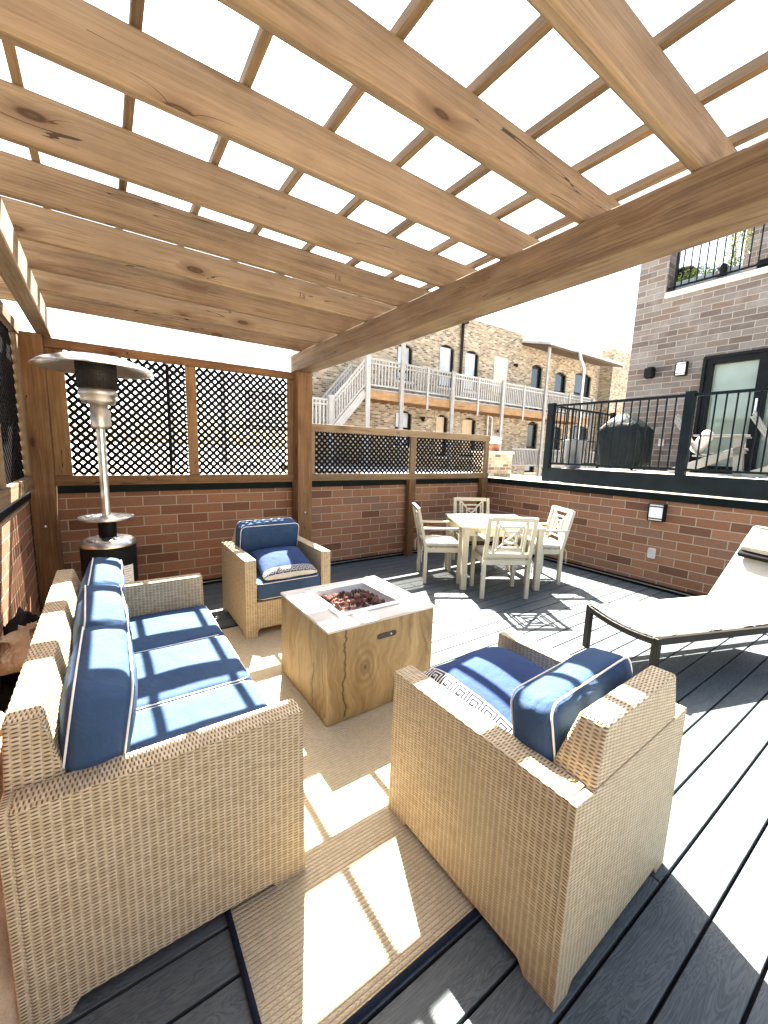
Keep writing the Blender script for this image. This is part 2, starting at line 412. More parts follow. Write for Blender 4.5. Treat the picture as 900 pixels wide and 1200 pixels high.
        for ax in range(3):
            o = [x for x in range(3) if x != ax]
            for sg in (-1, 1):
                for i in range(len(G[o[0]])-1):
                    for j in range(len(G[o[1]])-1):
                        ps = []
                        for (a, b) in ((i, j), (i+1, j), (i+1, j+1), (i, j+1)):
                            p = [0, 0, 0]; p[ax] = sg; p[o[0]] = G[o[0]][a]; p[o[1]] = G[o[1]][b]; ps.append(p)
                        if (sg > 0) == (ax == 1): ps = ps[::-1]
                        try:
                            f = s.bm.faces.new([mapv(p) for p in ps]); f.smooth = True; f.material_index = mi
                            for l, p in zip(f.loops, ps): l[s.uv].uv = (p[o[0]]*h[o[0]], p[o[1]]*h[o[1]])
                        except ValueError: pass
    def prism(s, poly, axis, a, b, mi=0, uvs=1.0):
        """extrude a 2D polygon along an axis ('x','y','z') from a to b"""
        def P(q, t):
            if axis == 'x': return Vector((t, q[0], q[1]))
            if axis == 'y': return Vector((q[0], t, q[1]))
            return Vector((q[0], q[1], t))
        A = [s.bm.verts.new(P(q, a)) for q in poly]; B = [s.bm.verts.new(P(q, b)) for q in poly]
        n = len(poly); fs = []
        f1 = s.bm.faces.new(A); f2 = s.bm.faces.new(B[::-1])
        for f, o in ((f1, poly), (f2, poly[::-1])):
            f.material_index = mi
            for l, q in zip(f.loops, o): l[s.uv].uv = (q[0]*uvs, q[1]*uvs)
        per = 0
        for i in range(n):
            j = (i+1) % n
            e = (Vector(poly[j])-Vector(poly[i])).length
            f = s.bm.faces.new([A[j], A[i], B[i], B[j]]); f.material_index = mi
            if axis == 'z': us = ((per+e, a), (per, a), (per, b), (per+e, b))
            else: us = ((a, per+e), (a, per), (b, per), (b, per+e))
            for l, q in zip(f.loops, us): l[s.uv].uv = q
            per += e
    def build(s, name, mats, parent=None, bevel=0, seg=2, loc=None, rz=None):
        bmesh.ops.recalc_face_normals(s.bm, faces=s.bm.faces[:])
        me = bpy.data.meshes.new(name); s.bm.to_mesh(me); s.bm.free()
        o = bpy.data.objects.new(name, me); COL.objects.link(o)
        for m in (mats if isinstance(mats, (list, tuple)) else [mats]): me.materials.append(m if not isinstance(m, str) else M[m])
        if parent: o.parent = parent
        if loc: o.location = loc
        if rz is not None: o.rotation_euler[2] = rz
        if bevel:
            bv = o.modifiers.new('bevel', 'BEVEL'); bv.width = bevel; bv.segments = seg; bv.limit_method = 'ANGLE'; bv.angle_limit = RAD(40)
        return o
def tag(o, label=None, cat=None, group=None, kind=None):
    if label: o['label'] = label
    if cat: o['category'] = cat
    if group: o['group'] = group
    if kind: o['kind'] = kind
    return o
def thing(name, label, cat, loc=(0,0,0), rz=0, group=None):
    o = bpy.data.objects.new(name, None); COL.objects.link(o); o.empty_display_size = .1
    o.location = loc; o.rotation_euler[2] = rz
    return tag(o, label, cat, group)
def dup(root, loc, rz, label=None):
    def cp(o, par):
        c = o.copy(); COL.objects.link(c)
        if par: c.parent = par
        for ch in [x for x in bpy.data.objects if x.parent == o]: cp(ch, c)
        return c
    r = cp(root, None); r.location = loc; r.rotation_euler[2] = rz
    if label: r['label'] = label
    return r
def onebox(name, c, d, mat, parent=None, bevel=.003, uv='long', rot=None):
    b = MB(); b.box(c, d, rot, 0, uv); return b.build(name, mat, parent, bevel)
def span(name, x0, x1, y0, y1, z0, z1, mat, parent=None, bevel=.003, uv='long'):
    return onebox(name, ((x0+x1)/2, (y0+y1)/2, (z0+z1)/2), (x1-x0, y1-y0, z1-z0), mat, parent, bevel, uv)
def rr_path(hx, hy, r, z, n=5):
    pts = []
    for cx, cy, a0 in ((hx-r, hy-r, 0), (-hx+r, hy-r, 90), (-hx+r, -hy+r, 180), (hx-r, -hy+r, 270)):
        for k in range(n+1):
            a = RAD(a0+90*k/n); pts.append(Vector((cx+r*cos(a), cy+r*sin(a), z)))
    # subdivide long runs
    out = []
    for i, p in enumerate(pts):
        q = pts[(i+1) % len(pts)]; m = max(1, int((q-p).length/.06))
        for k in range(m): out.append(p.lerp(q, k/m))
    return out

# ------------------------------------------------------------------ setting: ground, deck
b = MB(); S = 25000
b.face([(-S,-S,-6.5),(S,-S,-6.5),(S,S,-6.5),(-S,S,-6.5)], [(0,0),(S,0),(S,S),(0,S)])
tag(b.build('ground', 'ground'), kind='structure')
b = MB()
PITCH, GAP = .145, .0105
random.seed(11)
k = -14
while .44+PITCH*k < 4.70:
    y0 = .44+PITCH*k+GAP/2; y1 = min(y0+PITCH-GAP, 4.74)
    x = -.60
    xj = 2.9+1.3*((k*7) % 5-2)/2 if k % 3 == 0 else None
    for xa, xb in (((-.6, xj-.003), (xj+.003, 5.42)) if xj else ((-.6, 5.42),)):
        b.box(((xa+xb)/2, (y0+y1)/2, -.014), (xb-xa, y1-y0, .028), None, 0, 'long', (k*3.71+xa, k*.53))
    k += 1
b.box((2.41, 1.5, -.16), (6.02, 6.5, .2), None, 1)
tag(b.build('deck', ['deck', 'slot'], bevel=.0025, seg=2), kind='structure')

# ------------------------------------------------------------------ brick parapet walls
def wallbox(b, x0, x1, y0, y1, z0, z1, mi=0): 
    b.box(((x0+x1)/2, (y0+y1)/2, (z0+z1)/2), (x1-x0, y1-y0, z1-z0), None, mi, 'world')
w = thing('brick_wall', 'dark red brick parapet wall under the black lattice screens', 'brick wall', (2.4, 4.78, 0))
def part_of(o, root):
    """geometry was made in world space: shift it under its root"""
    o.parent = root; o.matrix_parent_inverse = Matrix.Translation(-root.location) if root.rotation_euler[2] == 0 else root.matrix_world.inverted()
    return o
b = MB(); wallbox(b, -.8, 5.40, 4.72, 4.86, -.2, 1.065); part_of(b.build('brickwork', 'brick'), w)
part_of(span('coping', -.5, 5.37, 4.695, 4.80, 1.0655, 1.1435, 'coping', None, .004), w)
part_of(span('base_channel', -.5, 5.36, 4.69, 4.7195, -.01, .055, 'black', None, .002), w)
part_of(span('base_flashing', -.5, 5.36, 4.684, 4.6895, .03, .042, 'steel', None, 0), w)
w = thing('brick_wall', 'brown brick parapet wall carrying the wall sconce beside the lounger', 'brick wall', (5.47, 1.5, 0))
b = MB(); wallbox(b, 5.40, 5.55, -3.2, 4.86, -.2, 1.065); part_of(b.build('brickwork', 'brick'), w)
part_of(span('coping', 5.375, 5.58, -3.2, 4.89, 1.0655, 1.15, 'coping', None, .006), w)
part_of(span('coping_edge', 5.372, 5.60, -3.2, 4.89, 1.1505, 1.156, 'steel_dull', None, 0), w)
part_of(span('base_channel', 5.36, 5.3995, -3.2, 4.66, -.01, .06, 'black', None, .002), w)
part_of(span('base_flashing', 5.352, 5.3595, -3.2, 4.66, .034, .046, 'steel', None, 0), w)
w = thing('brick_wall', 'red brick parapet wall behind the long wicker sofa', 'brick wall', (-.6, 1.5, 0))
b = MB(); wallbox(b, -.72, -.54, -3.0, 4.72, -.2, 1.05); part_of(b.build('brickwork', 'brick'), w)
part_of(span('coping', -.74, -.525, -3.0, 4.60, 1.0505, 1.10, 'coping', None, .004), w)

# ------------------------------------------------------------------ pergola
pg = thing('pergola', 'brown timber pergola with open rafters over the wicker seating', 'pergola', (0, 0, 0))
def beam(name, x0, x1, y0, y1, z0, z1, mat='wood', bev=.006, parent=pg): return span(name, x0, x1, y0, y1, z0, z1, mat, parent, bev)
beam('post', 1.875, 2.055, 4.50, 4.68, 0, 2.409, 'wood_dark'); beam('post', -.535, -.36, 4.50, 4.68, 0, 2.409, 'wood_dark')
beam('post', 1.875, 2.055, -1.70, -1.52, 0, 2.409, 'wood_dark'); beam('post', -.52, -.34, -1.70, -1.52, 0, 2.409, 'wood_dark')
beam('header_beam', 1.862, 2.06, -1.9, 4.685, 2.41, 2.602)
beam('header_beam', -.40, -.305, -1.9, 4.685, 2.41, 2.602)
raf = []
for k, yb in list(enumerate((.76, 1.21, 1.66, 2.15, 2.63, 3.08, 3.54, 4.01, 4.45)))+[(-q, .76-.46*q) for q in range(1, 6)]:
    raf.append(beam('rafter', -.75, 2.22, yb-.041, yb, 2.603+.004*((k*5) % 3), 2.785, bev=.010))
for i in range(-2, 8):
    xs = .49+.331*i
    if xs < -.6 or xs > 2.25: continue
    beam('shade_slat', xs-.0165, xs+.0165, -1.95, 4.72, 2.7865, 2.825, bev=.003)
# bolt heads on the posts
for (x, y, z) in ((1.965, 4.498, .78), (-.45, 4.498, .80)):
    b = MB(); b.lathe([(0, .012), (.012, .010), (.014, 0)], 12); o = b.build('bolt', 'steel', pg); o.location = (x, y, z); o.rotation_euler = (pi/2, 0, 0)
# stamps on the rafters
def stamp(txt, x, yb, z, size):
    cu = bpy.data.curves.new('grade_stamp', 'FONT'); cu.body = txt; cu.size = size; cu.extrude = .0004; cu.materials.append(M['stamp'])
    tmp = bpy.data.objects.new('tmp', cu); COL.objects.link(tmp); dg = bpy.context.evaluated_depsgraph_get(); me = bpy.data.meshes.new_from_object(tmp.evaluated_get(dg)); bpy.data.objects.remove(tmp)
    o = bpy.data.objects.new('grade_stamp', me); COL.objects.link(o); o.parent = pg
    o.location = (x, yb-.0425, z); o.rotation_euler = (pi/2, 0, 0)
stamp('1a', 1.33, 2.63, 2.66, .06); stamp('1a', 1.27, 3.08, 2.655, .06)

# ------------------------------------------------------------------ lattice screens
def lattice_panel(name, ulen, vlen, pitch, wd, th, parent, place):
    """criss-cross of slats in a u,v rectangle; place maps (u,v,w)->xyz"""
    b = MB()
    for lay, sg in ((0, 1), (1, -1)):
        # lines u*cos + v*sin = c at +-45 deg
        n = int((ulen+vlen)/(pitch*sqrt(2)))+2
        for i in range(-n, n+1):
            c = i*pitch*sqrt(2)+.01*lay
            # v = sg*u + c
            pts = []
            for u in (0, ulen):
                v = sg*u+c
                if -1e-9 <= v <= vlen+1e-9: pts.append((u, v))
            for v in (0, vlen):
                u = (v-c)/sg
                if 0 < u < ulen: pts.append((u, v))
            if len(pts) < 2: continue
            pts.sort(); (u0, v0), (u1, v1) = pts[0], pts[-1]
            if u1-u0 < .02: continue
            nx, ny = -sg/sqrt(2)*wd/2, 1/sqrt(2)*wd/2
            w0, w1 = (lay*th, lay*th+th*.96)
            q = [(u0+nx, v0+ny), (u0-nx, v0-ny), (u1-nx, v1-ny), (u1+nx, v1+ny)]
            lo = [b.bm.verts.new(place(x, y, w0)) for x, y in q]; hi = [b.bm.verts.new(place(x, y, w1)) for x, y in q]
            b.bm.faces.new(lo); b.bm.faces.new(hi[::-1])
            for a in range(4):
                e = (a+1) % 4; b.bm.faces.new([lo[e], lo[a], hi[a], hi[e]])
    return b.build(name, 'blackm', parent)
def vis(o, root): return part_of(o, root)
# tall screen between the two back posts
s1 = thing('lattice_screen', 'tall two-panel black lattice screen in wooden frame behind the patio heater', 'lattice screen', (.76, 4.66, 1.12))
F = dict(mat='wood_dark')
def fr(name, x0, x1, z0, z1, root, y0=4.615, y1=4.655, mat='wood_dark'): return part_of(span(name, x0, x1, y0, y1, z0, z1, mat, None, .004), root)
fr('bottom_rail', -.36, 1.873, 1.145, 1.235, s1, 4.60, 4.66); fr('top_rail', -.36, 1.873, 2.325, 2.405, s1, 4.60, 4.66)
fr('stile', -.3595, -.235, 1.236, 2.324, s1); fr('stile', .73, .825, 1.236, 2.324, s1); fr('stile', 1.80, 1.872, 1.236, 2.324, s1)
for x0, x1 in ((-.235, .73), (.825, 1.80)):
    part_of(lattice_panel('lattice_panel', x1-x0, 1.088, .0525, .0278, .002, None, lambda u, v, w_, x0=x0: (x0+u, 4.664-w_, 1.236+v)), s1)
part_of(span('lattice_seam', .555, .585, 4.666, 4.672, 1.236, 2.32, 'blackm', None, 0), s1)
s2 = thing('lattice_screen', 'low two-panel black lattice screen in wooden frame behind the dining table', 'lattice screen', (3.7, 4.66, 0))
fr('bottom_rail', 2.06, 5.30, 1.15, 1.235, s2, 4.60, 4.66, 'wood'); fr('top_rail', 2.06, 5.30, 1.755, 1.845, s2, 4.60, 4.66, 'wood')
fr('stile', 2.062, 2.145, 1.236, 1.754, s2, mat='wood'); fr('stile', 3.64, 3.74, 1.236, 1.754, s2, mat='wood'); fr('stile', 5.20, 5.295, 1.236, 1.754, s2, mat='wood')
for x0, x1 in ((2.145, 3.64), (3.74, 5.20)):
    part_of(lattice_panel('lattice_panel', x1-x0, .518, .0525, .0278, .002, None, lambda u, v, w_, x0=x0: (x0+u, 4.664-w_, 1.236+v)), s2)
fr('post', 3.63, 3.745, 0, 1.149, s2, 4.60, 4.684); fr('post', 5.17, 5.29, 0, 1.149, s2, 4.60, 4.684)
s3 = thing('lattice_screen', 'black lattice screen in sunlit wooden frame behind the sofa', 'lattice screen', (-.52, 2.5, 1.1))
def fs(name, y0, y1, z0, z1, x0=-.545, x1=-.505): return part_of(span(name, x0, x1, y0, y1, z0, z1, 'wood', None, .004), s3)
fs('bottom_rail', -1.5, 4.497, 1.135, 1.24, -.56, -.50); fs('top_rail', -1.5, 4.497, 2.37, 2.46, -.56, -.50)
for y0, y1 in ((4.38, 4.495), (3.30, 3.40), (1.7, 1.8), (.2, .3), (-1.5, -1.4)): fs('stile', y0, y1, 1.241, 2.369)
for y0, y1 in ((3.40, 4.38), (1.8, 3.30), (.3, 1.7), (-1.4, .2)):
    part_of(lattice_panel('lattice_panel', y1-y0, 1.128, .0525, .0275, .007, None, lambda u, v, w_, y0=y0: (-.553+w_, y0+u, 1.241+v)), s3)

# ------------------------------------------------------------------ wicker seating
def cushion(name, c, d, parent, mat='navy', r=.035, puff=.012, rot=None, nz=.004, seed=0, pipe_axis='z', side=.0, piping=True):
    b = MB(); b.rbox((0,0,0), d, r, 8, puff, None, 0, nz, seed, side)
    o = b.build(name, mat, parent); o.location = c
    if rot is not None: o.rotation_euler = rot
    if piping:
        p = MB()
        for sg in (-1, 1):
            z = sg*(d[2]/2-r*.30)
            p.tube(rr_path(d[0]/2-r*.25+side*.5, d[1]/2-r*.25+side*.5, r*1.1, z), 0.0034, 6, 0, True)
        p.build('piping', 'piping', o)
    return o
def slab(b, poly, axis, a, c_, mi=0): b.prism(poly, axis, a, c_, mi)
def wicker_seat(name, label, cat, W, loc, rz, group, n_seat, back_h=.83, ch=.43, cz=.645):
    """local frame: faces +y, width along x centred at 0, back at y=0, front at y=D"""
    D, AW, AH = .785, .088, .655
    t = thing(name, label, cat, loc, rz, group)
    for sx in (-1, 1):
        b = MB()
        x0 = sx*(W/2-AW); x1 = sx*W/2
        # side panel with a shallow cut-away between its two feet
        poly = [(.0265,.0),(.10,.0),(.125,.035),(D-.125,.035),(D-.10,.0),(D,.0),(D-.012,AH),(.0265,AH)]
        b.prism(poly, 'x', min(x0, x1), max(x0, x1))
        b.build('arm', 'wicker', t, .0025, 2)
        for yy in (.05, D-.05):
            onebox('foot', (sx*(W/2-.045), yy, .006), (.05, .05, .012), 'blackm', t, .002)
    # front apron with arched cut, seat deck
    iw = W/2-AW
    b = MB(); b.prism([(-iw,.035),(-iw+.02,.07),(iw-.02,.07),(iw,.035),(iw,.30),(-iw,.30)], 'y', D-.06, D-.012); b.build('apron', 'wicker', t, .006)
    b = MB(); b.box((0, D/2, .285), (2*iw-.004, D-.14, .03)); b.build('seat_base', 'wicker', t)
    # backrest: taller than the arms, sides leaning in, face raked
    b = MB()
    P = lambda x, y, z: Vector((x, y, z))
    lo = [P(-iw+.002,.0265,.035), P(iw-.002,.0265,.035), P(iw-.002,.17,.035), P(-iw+.002,.17,.035)]
    mid = [P(-iw+.002,.0268,AH-.02), P(iw-.002,.0268,AH-.02), P(iw-.002,.13,AH-.02), P(-iw+.002,.13,AH-.02)]
    mid2 = [P(-iw+.002,.002,AH-.0045), P(iw-.002,.002,AH-.0045), P(iw-.002,.128,AH), P(-iw+.002,.128,AH)]
    tw = iw-.045
    hi = [P(-tw,.006,back_h), P(tw,.006,back_h), P(tw,.085,back_h), P(-tw,.085,back_h)]
    rings = [[b.bm.verts.new(p) for p in R_] for R_ in (lo, mid, mid2, hi)]
    for A, B in zip(rings, rings[1:]):
        for k in range(4):
            e = (k+1) % 4; f = b.bm.faces.new([A[k], A[e], B[e], B[k]])
            for l in f.loops:
                co = l.vert.co; l[b.uv].uv = (co.x, co.z) if k in (0, 2) else (co.y, co.z)
    for R_ in (rings[0][::-1], rings[-1]):
        f = b.bm.faces.new(R_)
        for l in f.loops: l[b.uv].uv = (l.vert.co.x, l.vert.co.y)
    b.build('backrest', 'wicker', t, .010, 3)
    b = MB(); hw_ = W/2
    b.prism([(-hw_, 0), (-hw_+.07, 0), (-hw_+.09, .035), (hw_-.09, .035), (hw_-.07, 0), (hw_, 0), (hw_-.0, AH-.0), (iw-.002, AH-.006), (-iw+.002, AH-.006), (-hw_+.0, AH-.0)], 'y', .0, .026)
    b.build('back_panel', 'wicker', t, .0025, 2)
    cw = (2*iw-.01)/n_seat
    for i in range(n_seat):
        x = -iw+.005+cw*(i+.5)
        cushion('seat_cushion', (x, .13+(D-.125)/2, .385), (cw-.006, D-.125, .15), t, 'navy', .035, .014, None, .004, i+len(name))
        cushion('back_cushion', (x, .195, cz), (cw-.01, ch, .165), t, 'navy', .042, .020, (RAD(90-10+random.uniform(-3, 3)), 0, RAD(random.uniform(-2, 2))), .007, i*3+len(label), side=.018)
    return t
GR = 'wicker seating round the fire pit'
sofa = wicker_seat('wicker_sofa', 'three-seat beige wicker sofa with navy cushions along the brick wall', 'sofa', 1.80, (-.262, 2.085, 0), -pi/2, GR, 3, back_h=.82)
ch1 = wicker_seat('wicker_armchair', 'beige wicker armchair seen from behind at the near end of the rug', 'armchair', .745, (1.318, .462, 0), RAD(1.2), GR, 1, back_h=.825, ch=.38, cz=.615)
ch2 = wicker_seat('wicker_armchair', 'beige wicker armchair facing the fire pit in front of the timber post', 'armchair', .745, (1.235, 3.90, 0), pi, GR, 1, back_h=.80)

# throw pillows with a Greek key border on one edge
KEY = ["1111111110",
       "1000000010",
       "1011111010",
       "1010001010",
       "1010101010",
       "1010111010",
       "1010000010",
       "1011111111"]
def throw_pillow(label, loc, rot, s=.50, th=.17):
    N = 78; cell = s/N
    b = MB(); rows = len(KEY); kl = len(KEY[0])
    vt = {}
    def V(i, j, sg):
        x, y = -1+2*i/N, -1+2*j/N
        e = ((1-abs(x)**2.6)*(1-abs(y)**2.6))
        z = sg*th/2*(max(e, 0)**.42)
        pin = 1-.05*(1-abs(x)**2)*(y*y) ; pin2 = 1-.05*(1-abs(y)**2)*(x*x)
        key = (i, j, sg if 0 < i < N and 0 < j < N else 0)
        if key not in vt:
            p = Vector((x*s/2*pin2, y*s/2*pin, z)); p += noise.noise_vector(p*7+Vector((loc[0], sg, 2)))*.006
            vt[key] = b.bm.verts.new(p)
        return vt[key]
    for sg in (1, -1):
        for i in range(N):
            for j in range(N):
                q = [V(i, j, sg), V(i+1, j, sg), V(i+1, j+1, sg), V(i, j+1, sg)]
                if sg < 0: q = q[::-1]
                try: f = b.bm.faces.new(q)
                except ValueError: continue
                f.smooth = True
                # border on the -x edge, printed on both faces
                m = 0
                if i < rows+2:
                    m = 1
                    if 1 <= i < rows+1 and KEY[rows-i][j % kl] == '1': m = 2
                f.material_index = m
    # piping round the seam
    o = b.build('throw_pillow', ['royal', 'keywhite', 'keyblack']); o.location = loc; o.rotation_euler = rot
    return tag(o, label, 'throw pillow', 'Greek key throw pillows')
throw_pillow('blue throw pillow with Greek key border lying in the near armchair', (1.298, .965, .572), (RAD(3), RAD(0), RAD(0)), .53, .20)
throw_pillow('blue throw pillow with Greek key border in the armchair by the post', (1.245, 3.34, .545), (RAD(0), RAD(-14), RAD(90)), .47, .17)

# ------------------------------------------------------------------ rug
rx0, rx1, ry0, ry1 = .24, 1.74, .735, 3.43
rug = thing('area_rug', 'beige braided area rug with navy edge under the seating', 'rug', ((rx0+rx1)/2, (ry0+ry1)/2, 0))
b = MB(); b.box(((rx0+rx1)/2, (ry0+ry1)/2, .005), (rx1-rx0-.03, ry1-ry0-.03, .010), None, 0, 'xy', (0, 0))
part_of(b.build('rug_field', 'rug'), rug)
b = MB(); path = [p+Vector(((rx0+rx1)/2, (ry0+ry1)/2, 0)) for p in rr_path((rx1-rx0)/2-.012, (ry1-ry0)/2-.012, .03, .0095)]
b.tube(path, .0095, 8, 0, True); o = b.build('rug_binding', 'rugedge'); part_of(o, rug)

# ------------------------------------------------------------------ fire pit
px0, px1, py0, py1, pz = .935, 1.685, 1.835, 2.535, .575
fp = thing('fire_pit', 'square faux wood fire pit table with stone-coloured top', 'fire pit', ((px0+px1)/2, (py0+py1)/2, 0))
tx0, tx1, ty0, ty1 = 1.09, 1.535, 1.985, 2.435
b = MB()
# four side walls, UV measured from the near left corner so the cracks fall where they should
def pitwall(p0, p1, n, u0, flip=1):
    p0, p1 = Vector(p0), Vector(p1); L = (p1-p0).length; n = Vector(n)
    q = [p0, p1, p1+Vector((0,0,pz-.03)), p0+Vector((0,0,pz-.03))]
    b.face(q, [(u0, 0), (u0+flip*L, 0), (u0+flip*L, pz-.03), (u0, pz-.03)])
z0 = .018
pitwall((px0,py0,z0), (px1,py0,z0), (0,-1,0), 0); pitwall((px0,py0,z0), (px0,py1,z0), (-1,0,0), -.0001, -1)
pitwall((px1,py0,z0), (px1,py1,z0), (1,0,0), 1.7); pitwall((px0,py1,z0), (px1,py1,z0), (0,1,0), 3.1)
b.face([(px0,py0,z0),(px1,py0,z0),(px1,py1,z0),(px0,py1,z0)], [(0,0)]*4)
bmesh.ops.remove_doubles(b.bm, verts=b.bm.verts[:], dist=1e-4)
part_of(b.build('body', 'pit', None, .004), fp)
b = MB()
zt0, zt1 = pz-.0305+.018, pz+.002
for (x0, x1, y0, y1) in ((px0-.003, px1+.003, py0-.003, ty0), (px0-.003, px1+.003, ty1, py1+.003), (px0-.003, tx0, ty0, ty1), (tx1, px1+.003, ty0, ty1)):
    b.box(((x0+x1)/2, (y0+y1)/2, (zt0+zt1)/2), (x1-x0, y1-y0, zt1-zt0))
part_of(b.build('top', 'pittop'), fp)
part_of(span('plinth', px0+.02, px1-.02, py0+.02, py1-.02, .0105, .0175, 'slot', None, 0), fp)
b = MB()  # steel tray: rim and sunken walls
for (x0, x1, y0, y1) in ((tx0-.02, tx1+.02, ty0-.02, ty0+.022), (tx0-.02, tx1+.02, ty1-.022, ty1+.02), (tx0-.02, tx0+.022, ty0+.022, ty1-.022), (tx1-.022, tx1+.02, ty0+.022, ty1-.022)):
    b.box(((x0+x1)/2, (y0+y1)/2, pz+.007), (x1-x0, y1-y0, .009))
for (x0, x1, y0, y1) in ((tx0+.016, tx1-.016, ty0+.016, ty0+.022), (tx0+.016, tx1-.016, ty1-.022, ty1-.016), (tx0+.016, tx0+.022, ty0+.022, ty1-.022), (tx1-.022, tx1-.016, ty0+.022, ty1-.022)):
    b.box(((x0+x1)/2, (y0+y1)/2, pz-.035), (x1-x0, y1-y0, .075))
b.box(((tx0+tx1)/2, (ty0+ty1)/2, pz-.075), (tx1-tx0-.03, ty1-ty0-.03, .006))
part_of(b.build('burner_tray', 'whitepl', None, .002), fp)
b = MB()
hw, hh, cxh, czh = .07, .0165, 1.322, .467
poly = [(cxh+hw-hh+hh*cos(RAD(a)), czh+hh*sin(RAD(a))) for a in range(-90, 91, 15)]+[(cxh-hw+hh+hh*cos(RAD(a)), czh+hh*sin(RAD(a))) for a in range(90, 271, 15)]
b.prism(poly, 'y', py0-.0025, py0+.003); sl = part_of(b.build('hand_slot', 'slot'), fp)
b = MB(); b.lathe([(0,.004),(.005,.003),(.006,0)], 10); o = b.build('slot_knob', 'steel', None); o.location = (1.352, py0-.0028, .468); o.rotation_euler = (pi/2,0,0); part_of(o, fp)
# lava rocks
rocks = []
for k in range(5):
    b = MB(); bmesh.ops.create_icosphere(b.bm, subdivisions=2, radius=1)
    for v in b.bm.verts:
        v.co *= .8+.45*noise.noise(v.co*1.3+Vector((k*5, 0, 0)))+.15*noise.noise(v.co*4+Vector((k, 3, 0)))
    me = bpy.data.meshes.new('lava_rock'); b.bm.to_mesh(me); b.bm.free()
    rocks.append(me)
lm = []
for n_, c_ in (('red_lava', (.20, .075, .05)), ('brown_lava', (.115, .05, .038)), ('pink_lava', (.33, .17, .125)), ('dark_lava', (.06, .034, .03))):
    lm.append(plain(n_, c_, .9, 0, .4, 40, .8))
for k, me in enumerate(rocks): me.materials.append(lm[k % 4])
for i in range(150):
    u, v = random.uniform(-1, 1), random.uniform(-1, 1)
    x = (tx0+tx1)/2+u*(tx1-tx0-.085)/2; y = (ty0+ty1)/2+v*(ty1-ty0-.085)/2
    r = random.uniform(.014, .026)
    o = bpy.data.objects.new('lava_rock', random.choice(rocks)); COL.objects.link(o)
    h = pz-.05+(.055*(1-max(abs(u), abs(v))**2))*random.random()**.5+random.uniform(0, .02)
    o.location = (x, y, h); o.scale = (r*random.uniform(.8, 1.3), r, r*random.uniform(.7, 1))
    o.rotation_euler = [random.uniform(0, 6) for _ in range(3)]
    tag(o, 'rough reddish brown lava rock heaped in the fire pit tray', 'lava rock', 'lava rocks in the fire pit')

# ------------------------------------------------------------------ patio heater
ht = thing('patio_heater', 'stainless steel mushroom patio heater with black tank housing behind the sofa', 'patio heater', (-.005, 3.78, 0))
b = MB(); b.lathe([(0,2.168),(.10,2.165),(.22,2.145),(.33,2.105),(.372,2.072),(.376,2.066),(.370,2.066),(.33,2.097),(.22,2.136),(.10,2.156),(0,2.159)], 48); b.build('reflector', 'steel', ht)
b = MB(); b.lathe([(.018,2.158),(.125,2.15),(.125,1.93),(.018,1.93)], 32); b.build('burner_screen', 'steelcage', ht)
b = MB()
for i in range(9): b.tube([(.1265*cos(2*pi*k/36), .1265*sin(2*pi*k/36), 1.94+.024*i) for k in range(36)], .0022, 4, 0, True)
for k in range(40): b.bar((.1265*cos(2*pi*k/40), .1265*sin(2*pi*k/40), 1.93), (.1265*cos(2*pi*k/40), .1265*sin(2*pi*k/40), 2.145), .003, .003)
b.build('guard_mesh', 'bronze', ht)
b = MB(); b.lathe([(0,1.93),(.118,1.93),(.122,1.90),(.122,1.885),(.112,1.88),(.112,1.845),(.10,1.825),(.06,1.815),(0,1.815)], 36); b.build('burner_head', 'steel_dull', ht)
b = MB(); b.lathe([(0,1.82),(.058,1.82),(.058,1.66),(.05,1.64),(0,1.64)], 28); cb = b.build('control_housing', 'steel_dull', ht)
onebox('valve_box', (.045, -.01, 1.72), (.05, .06, .12), 'poleg', cb, .004)
b = MB(); b.lathe([(.0295,1.65),(.0295,.92)], 24); b.build('pole', 'steel', ht)
b = MB()
for r_ in (.178, .155, .13, .105, .08, .055): b.tube([(r_*cos(2*pi*k/40), r_*sin(2*pi*k/40), .965) for k in range(40)], .006 if r_ > .17 else .0035, 5, 0, True)
for k in range(28): b.bar((.033*cos(2*pi*k/28), .033*sin(2*pi*k/28), .965), (.176*cos(2*pi*k/28), .176*sin(2*pi*k/28), .965), .007, .004)
b.lathe([(.034,.955),(.045,.955),(.045,.975),(.034,.975)], 24)
b.lathe([(.172,.952),(.182,.952),(.182,.972),(.172,.972)], 48)
b.build('side_table', 'steel', ht)
b = MB(); b.lathe([(.03,.815),(.10,.812),(.165,.795),(.186,.775),(.190,.755),(.188,.75)], 48); b.build('tank_rim', 'steel', ht)
b = MB(); b.lathe([(.186,.752),(.186,.10),(.21,.085),(.215,.03),(.0,.03)], 48); b.lathe([(.06,.955),(.06,.80)], 20); hs = b.build('tank_housing', 'black', ht)
b = MB(); b.lathe([(.217,.03),(.217,.0),(0,0)], 48); b.build('base_plate', 'steel_dull', ht)
